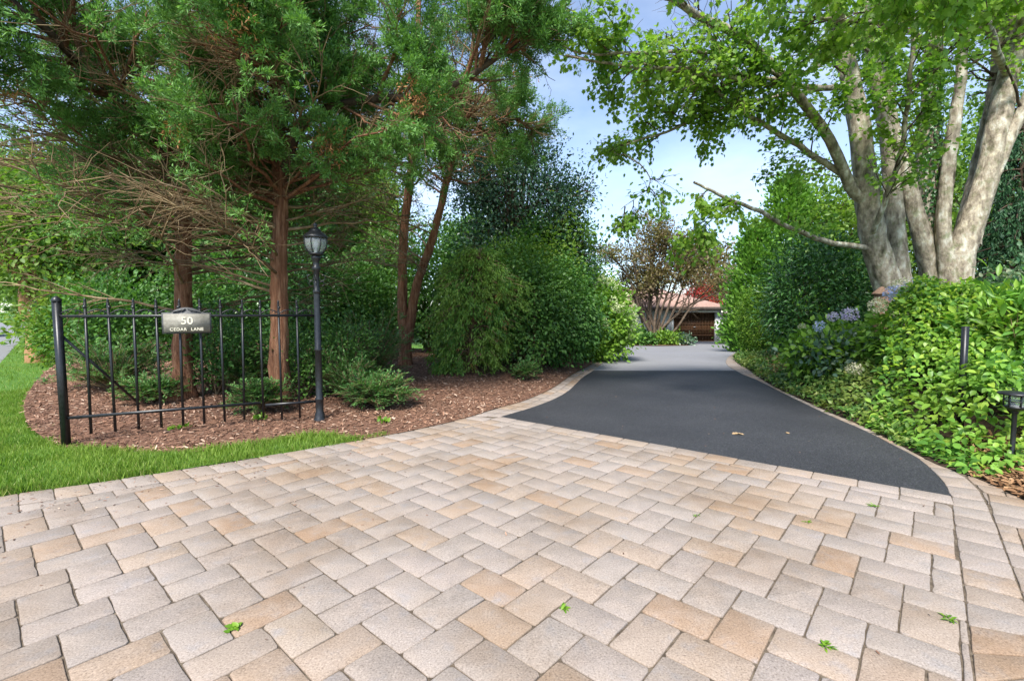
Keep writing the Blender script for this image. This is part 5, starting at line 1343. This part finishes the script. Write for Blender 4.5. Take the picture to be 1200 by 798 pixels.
for i, (px, Y) in enumerate([(52, 38), (-75, 78)]):
    p = P(px, 399, Y); b0 = np.array([p[0], Y, 0.])
    broad_tree('street_tree', ['leafy tree at the far end of the street, above the parked car', 'tree across the street past the parked car'][i], b0, [(b0 + [0, 0, 4.2], (2.6, 2.4, 2.2)), (b0 + [.8, 0, 6.2], (2.0, 2.0, 1.8)), (b0 + [-1.2, .4, 2.6], (1.8, 1.6, 1.4))], 'broad', .26, 420, 14, .45, DIAMOND, group='trees along the street', seed=130 + i)

# ---------------------------------------------------------------- weeds in the joints, fallen leaves
WEEDS = [(660, 713, 'weed sprouting beside the orange paver near the middle of the apron'), (275, 736, 'round leaved weed beside an orange paver at the lawn side'), (966, 757, 'bushy weed in the lowest joint before the curved band'), (1114, 726, 'weed against the curved band of pavers'), (815, 604, 'tiny weed in the joints a few rows below the asphalt'), (947, 612, 'tiny weed one row below another near the asphalt corner'), (1024, 593, 'weed right below the asphalt corner'), (912, 742, 'tuft of moss between two grey pavers')]
for px, py, lb_ in WEEDS[:7]:
    p = G(px, py); t = thing('weed', p, lb_, 'weed', 'weeds in the paver joints')
    n = 14; s_ = .35 if 'tiny' in lb_ else .6
    d = rdir(n); d[:, 2] = np.abs(d[:, 2]) * .3 + .08
    Buf().leaves(OVAL if 'round' in lb_ else LONGL, p + rng.normal(size=(n, 3)) * [.008, .008, 0] + UP * .002, d, UP + rdir(n) * .3, rng.uniform(.03, .06, n) * s_ * 1.25).build('foliage', M['weed'], t)
for px, py, s_, lb_ in [(865, 508, .085, 'pale dry leaf lying on the fresh asphalt'), (921, 507, .05, 'small curled leaf on the asphalt closer to the vines')]:
    p = G(px, py); n = 2 if s_ > .06 else 1
    o = Buf().leaves(MAPLE, np.tile(p + UP * .004, (n, 1)), rdir(n) * [1, 1, .1], np.tile(UP, (n, 1)) + rdir(n) * .15, np.full(n, s_)).build('fallen_leaf', M['dryleaf'])
    tag(o, lb_, 'leaf', 'leaves on the asphalt')
for i, (px, Y, lb_) in enumerate([(208, 5.55, 'leafy weed sprouting in mulch below the plaque'), (300, 5.9, 'small weed in the mulch in front of the red trunk'), (450, 5.9, 'grassy tuft at the mulch edge below the low yew')]):
    p = gpt(px, Y); n = 26; d = rdir(n); d[:, 2] = np.abs(d[:, 2]) + .3
    t = thing('mulch_weed', p, lb_, 'weed', 'weeds in the mulch'); Buf().leaves(OVAL, p + rng.normal(size=(n, 3)) * [.05, .05, .01] + UP * .02, d, UP + rdir(n) * .4, rng.uniform(.03, .07, n)).build('foliage', M['weed'], t)
EXPO = 1.45

# ------------------------------------------------------------------ sky, sun, camera
w = bpy.data.worlds.new('World'); scene.world = w; w.use_nodes = True
N = w.node_tree.nodes; L = w.node_tree.links; N.clear()
sky = N.new('ShaderNodeTexSky'); sky.sky_type = 'NISHITA'; sky.sun_disc = False
SUN_EL, SUN_AZ = R(52), R(198)          # azimuth clockwise from +Y
sky.sun_elevation = SUN_EL; sky.sun_rotation = SUN_AZ; sky.air_density = .85; sky.dust_density = .25; sky.ozone_density = 3.0
tc = N.new('ShaderNodeTexCoord')
mp = N.new('ShaderNodeMapping'); mp.inputs['Scale'].default_value = (1, 1, 2.4); L.new(tc.outputs['Generated'], mp.inputs[0])
nz = N.new('ShaderNodeTexNoise'); nz.inputs['Scale'].default_value = 1.7; nz.inputs['Detail'].default_value = 6; nz.inputs['Roughness'].default_value = .55; L.new(mp.outputs[0], nz.inputs['Vector'])
cl = N.new('ShaderNodeValToRGB'); cl.color_ramp.elements[0].position = .40; cl.color_ramp.elements[1].position = .72
cl.color_ramp.elements[0].color = (0, 0, 0, 1); cl.color_ramp.elements[1].color = (.28, .28, .28, 1); L.new(nz.outputs[0], cl.inputs[0])
mx = N.new('ShaderNodeMix'); mx.data_type = 'RGBA'; L.new(cl.outputs[0], mx.inputs[0]); L.new(sky.outputs[0], mx.inputs[6]); mx.inputs[7].default_value = (7.6, 8.0, 8.6, 1)
bg = N.new('ShaderNodeBackground'); bg.inputs[1].default_value = .10; L.new(mx.outputs[2], bg.inputs[0])
out = N.new('ShaderNodeOutputWorld'); L.new(bg.outputs[0], out.inputs[0])
sl = bpy.data.lights.new('sun', 'SUN'); sl.energy = 3.1; sl.angle = R(16); sl.color = (1, .955, .885)
so_ = bpy.data.objects.new('sun', sl); COL.objects.link(so_)
sdv = Vector((math.sin(SUN_AZ) * math.cos(SUN_EL), math.cos(SUN_AZ) * math.cos(SUN_EL), math.sin(SUN_EL)))
so_.rotation_euler = sdv.to_track_quat('Z', 'Y').to_euler(); so_.location = (0, 0, 30)

cam = bpy.data.cameras.new('camera'); co_ = bpy.data.objects.new('camera', cam); COL.objects.link(co_)
co_.location = (0, 0, CAMH); co_.rotation_euler = (math.pi / 2 - PITCH, 0, 0)
cam.sensor_width = 36; cam.lens = FPX / 1200 * 36; cam.clip_start = .05; cam.clip_end = 3000
scene.camera = co_
scene.view_settings.view_transform = 'Standard'; scene.view_settings.look = 'None'; scene.view_settings.gamma = 1.0
scene.view_settings.exposure = EXPO
scene.cycles.max_bounces = 6; scene.cycles.diffuse_bounces = 4; scene.cycles.transmission_bounces = 4; scene.cycles.transparent_max_bounces = 8
scene.cycles.caustics_reflective = False; scene.cycles.caustics_refractive = False
